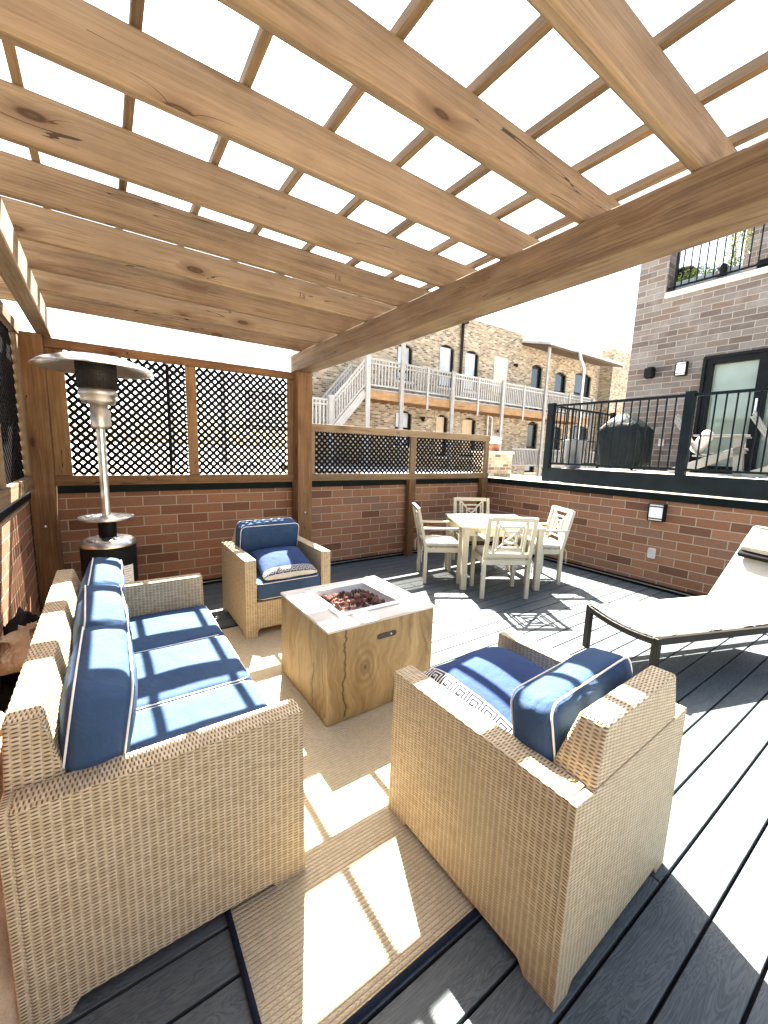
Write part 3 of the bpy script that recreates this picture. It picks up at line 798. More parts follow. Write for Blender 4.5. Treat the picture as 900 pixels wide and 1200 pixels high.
# warning sticker curved round the housing
b = MB(); a0 = -66
for k in range(8):
    A, B = RAD(a0+k*3.6), RAD(a0+(k+1)*3.6)
    R_ = .1872
    b.face([(R_*cos(A), R_*sin(A), .40), (R_*cos(B), R_*sin(B), .40), (R_*cos(B), R_*sin(B), .60), (R_*cos(A), R_*sin(A), .60)], [(0,0)]*4)
st = b.build('warning_sticker', 'whitepl', hs)
b = MB()
for i in range(9):
    z = .585-.018*i
    for k in range(1, 6 if i % 3 else 4):
        A, B = RAD(a0+k*3.6), RAD(a0+(k+1)*3.6); R_ = .1878
        b.face([(R_*cos(A), R_*sin(A), z), (R_*cos(B), R_*sin(B), z), (R_*cos(B), R_*sin(B), z+.006), (R_*cos(A), R_*sin(A), z+.006)], [(0,0)]*4)
A, B, R_ = RAD(a0+5.2*3.6), RAD(a0+7.2*3.6), .1878
b.build('sticker_print', 'tape', hs)

# ------------------------------------------------------------------ dining set
TA = RAD(-31)
def rot2(x, y, a=TA): return (x*cos(a)-y*sin(a), x*sin(a)+y*cos(a))
tc = (3.905, 3.29)
tb = thing('dining_table', 'square cream painted dining table in the corner of the deck', 'dining table', (*tc, 0), TA)
H_ = .48
b = MB()
for i in range(6): b.box((-.40+.16*i, 0, .728), (.157, .80+.16, .026))
b.box((0, 0, .712), (.94, .94, .006))
b.build('tabletop', 'cream', tb, .003)
b = MB()
for sg in (-1, 1): b.box((0, sg*.425, .665), (.84, .022, .085)); b.box((sg*.425, 0, .665), (.022, .82, .085))
b.build('apron', 'cream', tb, .003)
for sx in (-1, 1):
    for sy in (-1, 1): onebox('leg', (sx*.43, sy*.43, .354), (.065, .065, .708), 'cream', tb, .005)
def dining_chair(label, loc, rz):
    """faces +y; seat centre at origin"""
    t = thing('dining_chair', label, 'dining chair', loc, rz, 'cream chairs round the dining table')
    W, D = .53, .45
    for sx in (-1, 1):
        onebox('leg', (sx*(W/2-.022), D/2-.022, .325), (.042, .042, .65), 'cream', t, .004)
        b = MB(); b.bar((sx*(W/2-.022), -D/2+.022, 0), (sx*(W/2-.022), -D/2+.022, .42), .042, .042); b.bar((sx*(W/2-.022), -D/2+.024, .415), (sx*(W/2-.022), -D/2-.085, .905), .042, .036, (0,1,0)); b.build('leg', 'cream', t, .004)
        b = MB(); b.box((sx*(W/2-.022), .0, .662), (.055, D+.03, .024)); b.build('arm', 'cream', t, .006)
        b = MB(); b.box((sx*(W/2-.022), 0, .405), (.026, D-.06, .055)); b.build('side_rail', 'cream', t, .003)
    b = MB(); b.box((0, D/2-.02, .405), (W-.08, .026, .055)); b.box((0, -D/2+.02, .405), (W-.08, .026, .055))
    for i in range(6): b.box((0, -D/2+.05+.07*i, .436), (W-.088, .058, .016))
    b.build('seat_frame', 'cream', t, .003)
    # fret back: plane leaning from (y=-.201,z=.42) to (y=-.31,z=.905)
    b = MB()
    def Q(x, v): return (x, -.203-(v)*.109, .43+v*.475)
    def st_(p, q, w=.024, h=.02): b.bar(Q(*p), Q(*q), w, h, (0, 1, .2))
    X = W/2-.045
    st_((-X, .96), (X, .96), .05, .026); st_((-X, .12), (X, .12), .045, .024)
    for sx in (-1, 1): st_((sx*(X-.055), .12), (sx*(X-.055), .96))
    a, c0, c1 = X-.055, .16, .92; m = (c0+c1)/2
    i1, i2 = .135, .07
    for sx in (-1, 1):
        for (v, sv) in ((c0, -1), (c1, 1)): st_((sx*a, v), (sx*i2*.9, m+sv*.14), .02)
    for sz in (i1, i2):
        dv = .25 if sz == i1 else .135
        st_((-sz, m-dv), (sz, m-dv), .02); st_((-sz, m+dv), (sz, m+dv), .02); st_((-sz, m-dv), (-sz, m+dv), .02); st_((sz, m-dv), (sz, m+dv), .02)
    st_((-i2, m-.135), (i2, m+.135), .016); st_((-i2, m+.135), (i2, m-.135), .016)
    b.build('backrest', 'cream', t, .002)
    b = MB(); b.rbox((0,0,0), (W-.075, D-.01, .045), .02, 8, .010, None, 0, .002, 3)
    cu = b.build('seat_pad', 'creampad', t); cu.location = (0, .01, .468)
    for sx in (-1, 1):
        b = MB(); x = sx*(W/2-.03); y = -D/2-.008
        for q in range(2):
            b.tube([(x, y+.01, .455), (x+sx*.02, y-.012, .44), (x+sx*(.035+.01*q), y-.02, .40), (x+sx*(.022+.02*q), y-.022, .35), (x+sx*(.03+.02*q), y-.018, .30-.03*q)], .0055, 6)
        b.build('tie', 'creampad', cu).location = (0, -.01, -.468)
    return t
c0 = dining_chair('cream fret-back dining chair with its back to the fire pit', (3.595, 2.875, 0), TA)
def place(dx, dy, a, label):
    x, y = rot2(dx, dy); dup(c0, (tc[0]+x, tc[1]+y, 0), TA+a, label)
place(-.64, .02, -pi/2, 'cream fret-back dining chair standing side-on nearest the timber post')
place(.60, .02, pi/2, 'cream fret-back dining chair closest to the brick wall with the sconce')
place(0.0, .64, pi, 'cream fret-back dining chair facing us across the table')

# ------------------------------------------------------------------ chaise lounge
LA = RAD(-19.5)
lg = thing('chaise_lounge', 'dark framed chaise lounge with pale sling fabric and raised back', 'lounge chair', (3.08, 1.33, 0), LA)
LW, LZ, LL = .30, .335, 1.25
b = MB()
def curve_rail(x0):  # foot rail dips in the middle
    pts = [(x0, -LW+.6*i/10*1.0, LZ-.028*(1-((i-5)/5)**2)) for i in range(11)]
    for p, q in zip(pts, pts[1:]): b.bar(p, q, .035, .045)
curve_rail(0.0)
for sy in (-1, 1):
    b.bar((0, sy*LW, LZ), (2.0, sy*LW, LZ-.01), .03, .05)
b.bar((LL, -LW, LZ), (LL, LW, LZ), .025, .03); b.bar((.7, -LW, LZ-.03), (.7, LW, LZ-.03), .025, .025); b.bar((1.95, -LW, LZ-.01), (1.95, LW, LZ-.01), .03, .04)
b.build('frame', 'bronze', lg, .004)
for x, y in ((.005, -LW), (.005, LW), (1.85, -LW), (1.85, LW)):
    b = MB(); b.bar((x, y, 0), (x, y, LZ+.026), .036, .05); b.build('leg', 'bronze', lg, .004)
b = MB()
def sling(p0, p1, sag, w, b, n=12, th=.006):
    p0, p1 = Vector(p0), Vector(p1); d = (p1-p0); nrm = Vector((-d.z, 0, d.x)).normalized()
    g = []
    for i in range(n+1):
        r = []
        for j in range(9):
            y = -w+2*w*j/8
            q = p0+d*(i/n)+Vector((0, y, 0))-nrm*(sag*(1-(y/w)**2)*(.5+.5*sin(pi*i/n)))
            r.append((b.bm.verts.new(q), b.bm.verts.new(q-nrm*th)))
        g.append(r)
    for i in range(n):
        for j in range(8):
            for s_ in (0, 1):
                q = [g[i][j][s_], g[i+1][j][s_], g[i+1][j+1][s_], g[i][j+1][s_]]
                f = b.bm.faces.new(q if s_ else q[::-1]); f.smooth = True
sling((.0, 0, LZ+.03), (LL, 0, LZ+.03), .028, LW-.018, b)
b.build('seat_sling', 'sling', lg)
ba = RAD(56); BL = .745
bx = lambda t, o=0: (LL+t*cos(ba)-o*sin(ba), LZ+.02+t*sin(ba)+o*cos(ba))
b = MB()
for sy in (-1, 1):
    p, q = bx(0), bx(BL); b.bar((p[0], sy*(LW-.028), p[1]), (q[0], sy*(LW-.028), q[1]), .03, .03)
p = bx(BL); b.bar((p[0], -LW+.028, p[1]), (p[0], LW-.028, p[1]), .03, .03)
b.build('back_frame', 'sling', lg, .004)
b = MB(); p, q = bx(.0, .012), bx(BL-.01, .012); sling((p[0], 0, p[1]), (q[0], 0, q[1]), .02, LW-.04, b); b.build('back_sling', 'sling', lg)
b = MB(); p, q = bx(.40, -.02), (1.80, .31)
for sy in (-1, 1): b.bar((p[0], sy*.2, p[1]), (q[0], sy*.2, q[1]), .018, .018)
b.build('back_prop', 'bronze', lg)
b = MB(); b.rbox((0,0,0), (.17, .50, .085), .038, 5, .006, None, 0, .002, 2)
o = b.build('head_pillow', ['headpad'], lg); p = bx(.56, .055); o.location = (p[0], 0, p[1]); o.rotation_euler = (0, -ba, 0)
b = MB(); p, q = bx(.565, .03), bx(.60, .06); b.rbox((0,0,0), (.07, .495, .05), .02, 5, 0, None, 0, 0, 1); o = b.build('pillow_underside', 'blackm', lg); p = bx(.46, .045); o.location = (p[0], 0, p[1]); o.rotation_euler = (0, -ba, 0)

# ------------------------------------------------------------------ wall sconce and outlet on the right parapet
def sconce(label, x, y, z, w=.20, h=.21):
    t = thing('wall_sconce', label, 'wall light', (x, y, z))
    onebox('back_plate', (-.012, 0, 0), (.022, w*.86, h), 'black', t, .004)
    onebox('glass', (-.056, 0, 0), (.066, w*.74, h*.90), 'glasswhite', t, .012)
    b = MB()
    for dz in (-h*.42, h*.42): b.box((-.058, 0, dz*.80), (.076, w*.82, .012))
    b.box((-.05, 0, h*.47), (.08, w*.8, .010)); b.box((-.05, 0, -h*.47), (.08, w*.8, .010))
    for sy in (-1, 1): b.box((-.05, sy*w*.40, 0), (.078, .012, h*.96))
    b.build('cage', 'black', t, .002)
    return t
sconce('white glass wall sconce on the brick parapet just under its coping', 5.398, 2.055, .925)
ot = thing('outlet_box', 'small grey weatherproof outlet box on the brick parapet', 'outlet', (5.398, 2.065, .425))
onebox('box', (-.02, 0, 0), (.04, .075, .12), 'whitepl', ot, .006); onebox('cover', (-.048, .0, .004), (.015, .07, .105), 'pipe', ot, .006)

# ------------------------------------------------------------------ covers and bags behind the sofa
def heap(name, label, cat, mat, loc, d, seed, amp=.5):
    """a crumpled cloth: a folded height field hanging down to the floor round its rim"""
    b = MB(); n = 56; g = {}
    for i in range(n+1):
        for j in range(n+1):
            u, v = -1+2*i/n, -1+2*j/n
            env = max(0, (1-abs(u)**3)*(1-abs(v)**3))
            w_ = noise.noise(Vector((u*1.3+seed, v*1.3, seed)))*2.2
            f1 = 1-abs(sin(3.1*u+1.7*v*d[1]/d[0]*.6+w_+seed)); f2 = 1-abs(sin(5.3*v-2.6*u+1.7*w_+seed*2))
            lump = noise.noise(Vector((u*1.1, v*1.6+seed, seed)))
            z = d[2]*env**.45*(.62+.45*lump+amp*(.22*f1**2+.16*f2**2))
            dx = noise.noise_vector(Vector((u*2+seed, v*2, 3)))*.05*(.3+env)
            g[i, j] = b.bm.verts.new((u*d[0]/2+dx.x, v*d[1]/2+dx.y, max(z, .002)))
    for i in range(n):
        for j in range(n):
            f = b.bm.faces.new([g[i, j], g[i+1, j], g[i+1, j+1], g[i, j+1]]); f.smooth = True
    rim = [g[i, 0] for i in range(n)]+[g[n, j] for j in range(n)]+[g[n-i, n] for i in range(n)]+[g[0, n-j] for j in range(n)]
    b.bm.faces.new(rim[::-1])
    o = b.build(name, mat); o.location = loc
    return tag(o, label, cat)
heap('furniture_cover', 'crumpled beige furniture cover on the deck behind the sofa', 'furniture cover', 'tarp', (-.37, 1.42, 0), (.28, .46, .46), 3.0, .45)
heap('furniture_cover', 'tan furniture cover bunched between the sofa back and the wall', 'furniture cover', 'tarp', (-.395, 2.16, 0), (.24, .62, .56), 8.0, .5)
heap('storage_bag', 'black storage bag pushed between the sofa and the wall', 'storage bag', 'tarpdark', (-.40, 2.78, 0), (.24, .75, .62), 5.0, .8)
heap('folded_cloth', 'pale crumpled cloth lying on the black storage bag', 'cloth', 'tarp', (-.40, 2.70, .44), (.19, .50, .14), 9.0, 1.0)

# ------------------------------------------------------------------ neighbouring flat roof, chimney
nb = thing('flat_roof_building', 'low neighbouring building with white gravel roof beyond the parapet', 'building', (8, 6, -6.5))
b = MB(); b.box((0, 0, 3.7), (4.8, 18.2, 7.38), None, 0, 'world'); b.build('walls', 'brick_tan', nb)
b = MB(); b.box((-.0, 0, 7.42), (4.81, 18.21, .06)); b.build('roof', 'roofwhite', nb)
chm = thing('chimney', 'short tan brick chimney with clay pot on the white roof', 'chimney', (7.88, 6.75, .95))
b = MB(); b.box((0, 0, .31), (.84, .5, .62), None, 0, 'world'); b.build('stack', 'brick_tan', chm)
onebox('cap', (0, 0, .645), (.90, .56, .05), 'stone', chm, .006)
b = MB(); b.lathe([(.15,.67),(.16,.80),(.18,.81),(.18,.83),(.12,.83),(.10,.70)], 20); b.build('pot', 'clay', chm)
b = MB(); b.lathe([(.17,.85),(.18,.90),(.15,.95),(.20,.97),(.12,1.01),(0,1.02)], 20); b.build('pot_cowl', 'whitepl', chm)

# ------------------------------------------------------------------ raised terrace of the grey building
TZ = 1.345
ter = thing('raised_terrace', 'raised neighbouring terrace platform with dark steel edge beam', 'terrace', (7.5, .8, 0))
part_of(span('edge_beam', 6.40, 6.52, -3, 4.35, 1.11, TZ, 'railblack', None, .005), ter)
part_of(span('edge_beam', 6.52, 8.59, 4.23, 4.35, 1.11, TZ, 'railblack', None, .005), ter)
part_of(span('floor_slab', 6.521, 8.59, -3, 4.229, 1.20, TZ-.006, 'terrafloor', None, .003), ter)
part_of(span('under_shadow_panel', 6.62, 6.66, -3, 4.1, .96, 1.199, 'slot', None, 0), ter)  # black sheet standing in for the shade below the terrace slab
rl = thing('metal_railing', 'dark metal railing with thin balusters along the raised terrace', 'railing', (6.46, .8, TZ))
RZ = 2.40
for y in (4.29, 2.26, .30): part_of(span('post', 6.405, 6.50, y-.055, y+.055, 1.10 if y > 2 else TZ-.2, RZ+.05, 'railblack', None, .005), rl)
def rail_section(ya, yb):
    b = MB()
    b.box((6.46, (ya+yb)/2, RZ), (.045, abs(ya-yb), .035)); b.box((6.46, (ya+yb)/2, TZ+.075), (.03, abs(ya-yb), .03))
    n = int(abs(ya-yb)/.115)
    for i in range(1, n+1):
        y = ya+(yb-ya)*i/(n+1)
        b.box((6.46, y, (RZ+TZ+.06)/2), (.016, .016, RZ-TZ-.06))
    part_of(b.build('railing_panel', 'railblack', None), rl)
rail_section(4.235, 2.315); rail_section(2.205, .355); rail_section(.245, -2.5)
rl2 = thing('metal_railing', 'short dark metal railing returning across the end of the terrace', 'railing', (7.5, 4.29, TZ))
b = MB(); b.box((7.55, 4.29, RZ), (2.05, .045, .035)); b.box((7.55, 4.29, TZ+.075), (2.05, .03, .03)); b.box((7.55, 4.29, TZ+.50), (2.05, .02, .02))
for i in range(17): b.box((6.62+.115*i, 4.29, (RZ+TZ+.06)/2), (.016, .016, RZ-TZ-.06))
part_of(b.build('railing_panel', 'railblack', None), rl2)
part_of(span('post', 8.50, 8.585, 4.25, 4.335, TZ-.2, RZ+.05, 'railblack', None, .004), rl2)

# planter, grill, chairs on the terrace
pl = thing('floor_planter', 'tall tapered grey planter in the terrace corner', 'planter', (6.80, 4.02, TZ))
b = MB(); b.lathe([(0,0),(.125,0),(.135,.02),(.185,.46),(.195,.465),(.195,.49),(.175,.49),(.165,.42),(0,.42)], 32); b.build('pot', 'planter', pl)
gr = thing('covered_grill', 'barbecue grill under a black fabric cover on the terrace', 'grill', (7.75, 3.66, TZ))
b = MB()
N = 48; levels = [(0.03,.30,.33),(.16,.31,.37),(.35,.315,.375),(.55,.32,.385),(.64,.325,.39),(.70,.32,.37),(.80,.28,.29),(.89,.22,.19),(.96,.15,.09),(.985,.08,.04)]
prev = None
for z, rx_, ry_ in levels:
    ring = []
    for k in range(N):
        a = 2*pi*k/N; e = .45
        cxx = abs(cos(a))**e*(1 if cos(a) > 0 else -1); syy = abs(sin(a))**e*(1 if sin(a) > 0 else -1)
        fold = 1+(.075*sin(a*7+z*4)*abs(sin(a*2.5+1))+.09*noise.noise(Vector((cos(a)*2, sin(a)*2, z*2.5))))*(1 if z < .75 else .4)
        ring.append(b.bm.verts.new((rx_*cxx*fold, ry_*syy*fold, z+.01*noise.noise(Vector((a*2, z*4, 1))))))
    if prev:
        for k in range(N):
            f = b.bm.faces.new([prev[k], prev[(k+1) % N], ring[(k+1) % N], ring[k]]); f.smooth = True
    prev = ring
b.bm.faces.new(prev)
b.build("cover", "grillcover", gr)
for sx in (-1, 1):
    for sy in (-1, 1): onebox('caster', (sx*.24, sy*.30, .02), (.05, .03, .04), 'blackm', gr, .01)
def adirondack(label, loc, rz):
    t = thing('garden_chair', label, 'garden chair', loc, rz, 'slatted chairs on the terrace')
    b = MB()
    for i in range(5):
        x = -.22+.11*i; b.bar((x, -.18, .28), (x*1.15, -.52, .90-.05*abs(i-2)), .10, .02, (0,1,0))
    b.build('backrest', 'adir', t, .004)
    b = MB()
    for i in range(6):
        f = i/5; b.box((0, -.2+.52*f, .27+.11*f), (.54, .085, .02))
    b.build('seat', 'adir', t, .004)
    for sx in (-1, 1):
        b = MB(); b.box((sx*.31, .06, .56), (.12, .62, .022)); b.build('arm', 'adir', t, .004)
        b = MB(); b.bar((sx*.28, .30, 0), (sx*.28, .24, .55), .03, .10); b.build('leg', 'adir', t, .004)
        b = MB(); b.bar((sx*.28, -.50, .0), (sx*.28, .32, .38), .03, .11); b.build('leg', 'adir', t, .004)
    b = MB(); b.rbox((0,0,0), (.40, .36, .12), .05, 5, .02, None, 0, .006, 4)
    o = b.build('cushion', 'stripe', t); o.location = (0, -.17, .48); o.rotation_euler = (RAD(62), 0, 0)
    return t
a1 = adirondack('grey slatted garden chair with pale cushion before the glass door', (7.5, 2.22, TZ), RAD(-168))
dup(a1, (7.45, 1.30, TZ), RAD(-172), 'grey slatted garden chair cut off by the photo edge on the terrace')

# ------------------------------------------------------------------ grey brick building
gb = thing('brick_building', 'tall grey purple brick building with glass door and balcony above terrace', 'building', (8.6, .5, 0))
XF = 8.60
b = MB()
DY0, DY1, DZ0, DZ1 = .55, 2.86, TZ+.0, 3.27
def wb(x0, x1, y0, y1, z0, z1): b.box(((x0+x1)/2, (y0+y1)/2, (z0+z1)/2), (x1-x0, y1-y0, z1-z0), None, 0, 'world')
wb(XF, XF+.3, DY1, 4.12, -6.5, 4.44); wb(XF, XF+.3, -4, DY0, -6.5, 4.44)
wb(XF, XF+.3, DY0, DY1, DZ1, 4.44); wb(XF, XF+.3, DY0, DY1, -6.5, DZ0)
wb(XF, XF+.42, 3.63, 4.12, 4.44, 5.7); wb(XF+.3, 13.5, 3.8, 4.12, -6.5, 4.40)
wb(10.9, 11.2, -4, 3.25, 4.41, 6.25)
wb(XF+.3, 13.5, -4, 3.8, 4.1, 4.40)
part_of(b.build('brickwork', 'brick_grey', None), gb)
part_of(span('stone_ledge', XF-.04, XF+.36, -4, 3.628, 4.441, 4.53, 'stone', None, .006), gb)
# sliding door
dr = part_of(span('door', XF+.10, XF+.14, DY0, DY1, DZ0, DZ1, 'doorglass', None, 0), gb)
def dpart(name, *a): 
    o = span(name, *a, None, .003); return o
b = MB()
for (y0, y1, z0, z1) in ((DY1-.10, DY1+.0, DZ0, DZ1), (DY0, DY0+.1, DZ0, DZ1), (DY0+.1, DY1-.1, DZ1-.10, DZ1), (DY0+.1, DY1-.1, DZ0, DZ0+.12), (2.02, 2.16, DZ0+.12, DZ1-.1), (1.2, 1.3, DZ0+.12, DZ1-.1)):
    b.box((XF+.06, (y0+y1)/2, (z0+z1)/2), (.13, y1-y0-.001, z1-z0-.001))
b.box((XF-.012, (DY0+DY1)/2, DZ1+.012), (.05, DY1-DY0+.06, .05)); b.box((XF-.012, DY1+.012, (DZ0+DZ1)/2), (.05, .05, DZ1-DZ0))
dfr = part_of(b.build('door_frame', 'black', None, .004), gb)
o = span('door_handle', XF-.05, XF-.01, 2.09, 2.12, 2.25, 2.55, 'steel', None, .004); part_of(o, gb)
# balcony railing with planters
br = thing('metal_railing', 'thin black balcony railing on the stone ledge of the grey building', 'railing', (8.75, 1.5, 4.53))
b = MB(); b.box((8.60, 1.0, 5.55), (.04, 5.2, .03)); b.box((8.60, 1.0, 4.60), (.03, 5.2, .025))
for i in range(45): b.box((8.60, 3.40-.115*i, 5.07), (.016, .016, .94))
part_of(b.build('railing_panel', 'railblack', None), br)
for y in (3.50, 1.0, -1.58): part_of(span('post', 8.585, 8.615, y-.015, y+.015, 4.53, 5.57, 'railblack', None, .002), br)
def leaves(name, n, f, mats, parent, size):
    b = MB()
    for i in range(n):
        c, m = f(i); c = Vector(c); a = Vector((random.gauss(0,1), random.gauss(0,1), random.gauss(0,1))).normalized(); d = Vector((random.gauss(0,1), random.gauss(0,1), random.gauss(0,1))).cross(a).normalized()
        s_ = size*random.uniform(.6, 1.3); e = a.cross(d)*.25*s_
        q = [c-a*s_, c+d*s_*.42+e, c+a*s_, c-d*s_*.42+e]
        b.face(q, [(0,0),(1,0),(1,1),(0,1)], m)
    return b.build(name, mats, parent)
tr = thing('balcony_planter', 'long grey trough of green and yellow plants behind the balcony railing', 'planter', (8.80, 3.08, 4.535))
b = MB()
for y in (-.305, 0, .305): b.box((0, y, .09), (.20, .295, .18), None, 0, 'long', None, (1.1, 1.04))
b.build('trough', 'trough', tr, .008)
def f1(i):
    y = random.uniform(-.44, .46); return ((random.gauss(0, .07), y, .20+abs(random.gauss(0, .075))+.05*sin(y*9)), 0 if random.random() < .75 else 1)
leaves('green_foliage', 900, f1, ['leaf', 'leafy'], tr, .022)
def f2(i):
    t_ = random.random()**.7; return ((random.gauss(0, .09), -.33+random.gauss(0, .10)*(1.2-.4*t_), .2+t_*.95), 0 if random.random() < .8 else 1)
leaves('yellow_foliage', 700, f2, ['leafy', 'leaf'], tr, .024)
def f3(i):
    k = i % 3; t_ = random.random(); return ((random.gauss(0, .04), .35-.18*k+random.gauss(0, .05)+.1*t_, .25+t_*.75), 0)
leaves('wispy_foliage', 120, f3, ['leafy'], tr, .018)
b = MB()
for k in range(8):
    y = -.33+random.uniform(-.1, .1); b.tube([(0, y, .2), (random.uniform(-.05, .05), y+random.uniform(-.1, .1), .7), (random.uniform(-.1, .1), y+random.uniform(-.2, .2), 1.15)], .006, 5)
for k in range(3): b.tube([(0, .35-.18*k, .2), (.02, .38-.18*k, .6), (0, .45-.18*k, 1.0)], .004, 5)
b.build('stems', 'stem', tr)
lt = thing('lantern', 'black round lantern on the balcony ledge by the planter', 'lantern', (8.66, 2.84, 4.60))
b = MB(); b.lathe([(0,0),(.07,0),(.075,.02),(.06,.04),(.07,.10),(.055,.17),(.03,.19),(0,.2)], 20); b.build('body', 'black', lt)
b = MB(); b.tube([(.0, .05*cos(a_*pi/8), .19+.05*sin(a_*pi/8)) for a_ in range(9)], .005, 5); b.build('handle', 'black', lt)
bp = thing('balcony_speaker', 'black rounded speaker on the balcony ledge at the right', 'speaker', (8.72, 2.33, 4.53))
b = MB(); b.rbox((0,0,.085), (.13, .15, .17), .04, 4); b.build('cabinet', 'blackm', bp)
b = MB(); b.box((-.067, 0, .085), (.006, .10, .11)); b.build('grille', 'black', bp, .002)
gc = thing('balcony_grill', 'dark kettle grill beside the brick pier on the balcony', 'grill', (9.12, 3.56, 4.41))
b = MB(); b.lathe([(0,.38),(.12,.40),(.19,.46),(.21,.53),(.19,.60),(.12,.66),(0,.68)], 24); b.build('kettle', 'black', gc)
for k in range(3):
    b = MB(); b.tube([(.08*cos(k*2.1), .08*sin(k*2.1), .41), (.2*cos(k*2.1), .2*sin(k*2.1), 0)], .012, 6); b.build('leg', 'black', gc)
# wall speaker and sconce on the facade
ws = thing('wall_speaker', 'black outdoor speaker mounted on the grey brick wall', 'speaker', (XF-.002, 3.69, 3.14))
b = MB(); b.rbox((-.10, 0, 0), (.15, .17, .21), .05, 4); b.build('cabinet', 'blackm', ws)
onebox('bracket', (-.015, 0, 0), (.03, .06, .06), 'black', ws, .003)
b = MB(); b.rbox((-.172, 0, 0), (.02, .13, .17), .009, 4); b.build('grille', 'black', ws)
sconce('white glass wall sconce on the grey brick beside the terrace door', XF-.002, 3.20, 3.15, .20, .24)
o2 = thing('outlet_box', 'small white outlet box low on the grey brick behind the railing', 'outlet', (XF-.002, 3.38, 1.86))
onebox('box', (-.02, 0, 0), (.04, .08, .12), 'whitepl', o2, .006); onebox('cover', (-.046, 0, .004), (.012, .07, .10), 'pipe', o2, .004)

# ------------------------------------------------------------------ tan brick building across the alley
YF = 14.4
ab = thing('brick_building', 'old tan brick apartment building with timber porches across the alley', 'building', (15, YF, -6.5))
wins = [('W', 10.42, 11.25, 4.55, 6.05, 'blind'), ('W', 12.78, 13.70, 4.55, 6.42, 'blind'), ('W', 14.40, 15.33, 4.55, 6.42, 'blind'),
        ('W', 19.5, 20.45, 3.75, 6.5, 'winglass'), ('W', 21.7, 22.8, 4.9, 6.4, 'winglass'), ('W', 23.7, 25.5, 4.9, 6.65, 'winglass'),
        ('L', 10.42, 11.33, 1.8, 3.31, 'blind'), ('L', 12.75, 13.5, 1.4, 3.3, 'boarded'), ('L', 14.45, 15.4, 1.4, 3.3, 'boarded'),
        ('L', 19.55, 20.45, .6, 3.45, 'winglass'), ('L', 21.9, 22.8, 1.6, 3.3, 'winglass'), ('L', 23.7, 25.7, 1.7, 3.5, 'winglass')]
X0, X1, Z0, ZT = 5.95, 30.0, -6.5, 7.5
xs = sorted({X0, X1, *[w_[1] for w_ in wins], *[w_[2] for w_ in wins]}); zs = sorted({Z0, ZT, *[w_[3] for w_ in wins], *[w_[4] for w_ in wins]})
b = MB()
def topz(x): return 7.35+(x-11)*.02 if x < 18.3 else (7.25 if x < 26 else 8.1)
for i in range(len(xs)-1):
    xa, xb = xs[i], xs[i+1]; xm = (xa+xb)/2
    runs = []; zprev = None
    for j in range(len(zs)-1):
        zm = (zs[j]+zs[j+1])/2
        if any(w_[1] < xm < w_[2] and w_[3] < zm < w_[4] for w_ in wins):
            if zprev is not None: runs.append((zprev, zs[j])); zprev = None
        elif zprev is None: zprev = zs[j]
    if zprev is not None: runs.append((zprev, zs[-1]))
    for za, zb_ in runs: b.box((xm, YF+.2, (za+zb_)/2), (xb-xa, .4, zb_-za), None, 0, 'world')
b.box((19.9, YF+4.5, .4), (20.0, 8.0, 13.6), None, 0, 'world')
b.box((28.2, YF-.4, .8), (3.6, .78, 14.9), None, 0, 'world')
part_of(b.build('brickwork', 'brick_tan', None), ab)
b = MB()
# ragged parapet top of the left block, its chimney stump, and small corbel
x = 5.95
while x < 18.4:
    h = .12+.05*random.random()+(x-3.2)*.012; b.box((x+.3, YF+.2, ZT+h/2), (.6, .42, h), None, 0, 'world'); x += .6
part_of(b.build('parapet', 'brick_tan', None), ab)
b = MB(); b.box((12.15, YF+.19, ZT+.30), (12.4, .5, .05)); part_of(b.build('parapet_tile', 'tarroof', None), ab)
for kind, xa, xb, za, zb_, mt in wins:
    b = MB(); fw = .09
    for (p, q, r_, s_) in ((xa, xa+fw, za, zb_), (xb-fw, xb, za, zb_), (xa+fw, xb-fw, zb_-fw, zb_), (xa+fw, xb-fw, za, za+fw), (xa+fw, xb-fw, (za+zb_)/2-.35*(kind == 'W')-.04, (za+zb_)/2-.35*(kind == 'W')+.04)):
        b.box(((p+q)/2, YF+.13, (r_+s_)/2), (q-p-.002, .10, s_-r_-.002))
    wn = part_of(b.build('window', 'black', None), ab)
    pn = span('pane', xa+.02, xb-.02, YF+.17, YF+.18, za+.02, zb_-.02, mt, None, 0); pn.parent = wn
    # segmental arch lintel standing a little proud
    b = MB(); n = 8; pts = []
    for k in range(n+1):
        t_ = -1+2*k/n; pts.append((xa+(xb-xa)*(t_+1)/2, zb_-.16*t_*t_))
    poly = [(xb+.12, zb_+.22), (xa-.12, zb_+.22), (xa-.12, zb_-.14)]+[(x_, z_) for x_, z_ in pts]+[(xb+.12, zb_-.14)]
    b.prism(poly, 'y', YF-.02, YF+.12); part_of(b.build('lintel', 'brick_tan', None), ab)
    part_of(span('sill', xa-.08, xb+.08, YF-.06, YF+.1, za-.10, za-.001, 'stone', None, 0), ab)
part_of(span('blocked_window', 16.45, 17.45, YF-.012, YF+.05, 4.7, 6.42, 'paleboard', None, 0), ab)
b = MB(); b.tube([(14.05, YF-.1, 7.9), (14.05, YF-.1, 4.3)], .07, 8); b.box((14.05, YF-.1, 7.65), (.5, .25, .3)); part_of(b.build('downpipe', 'bronze', None), ab)
b = MB()
for dz in (0, .16): b.tube([(9.0, YF-.12, 3.95-dz*1.2+0), (15.7+dz*2, YF-.12, 3.75-dz*1.2), (16.1+dz*2, YF-.12, 3.55-dz), (16.15+dz*2, YF-.12, 1.0)], .05, 8)
part_of(b.build('conduit', 'pipe', None), ab)
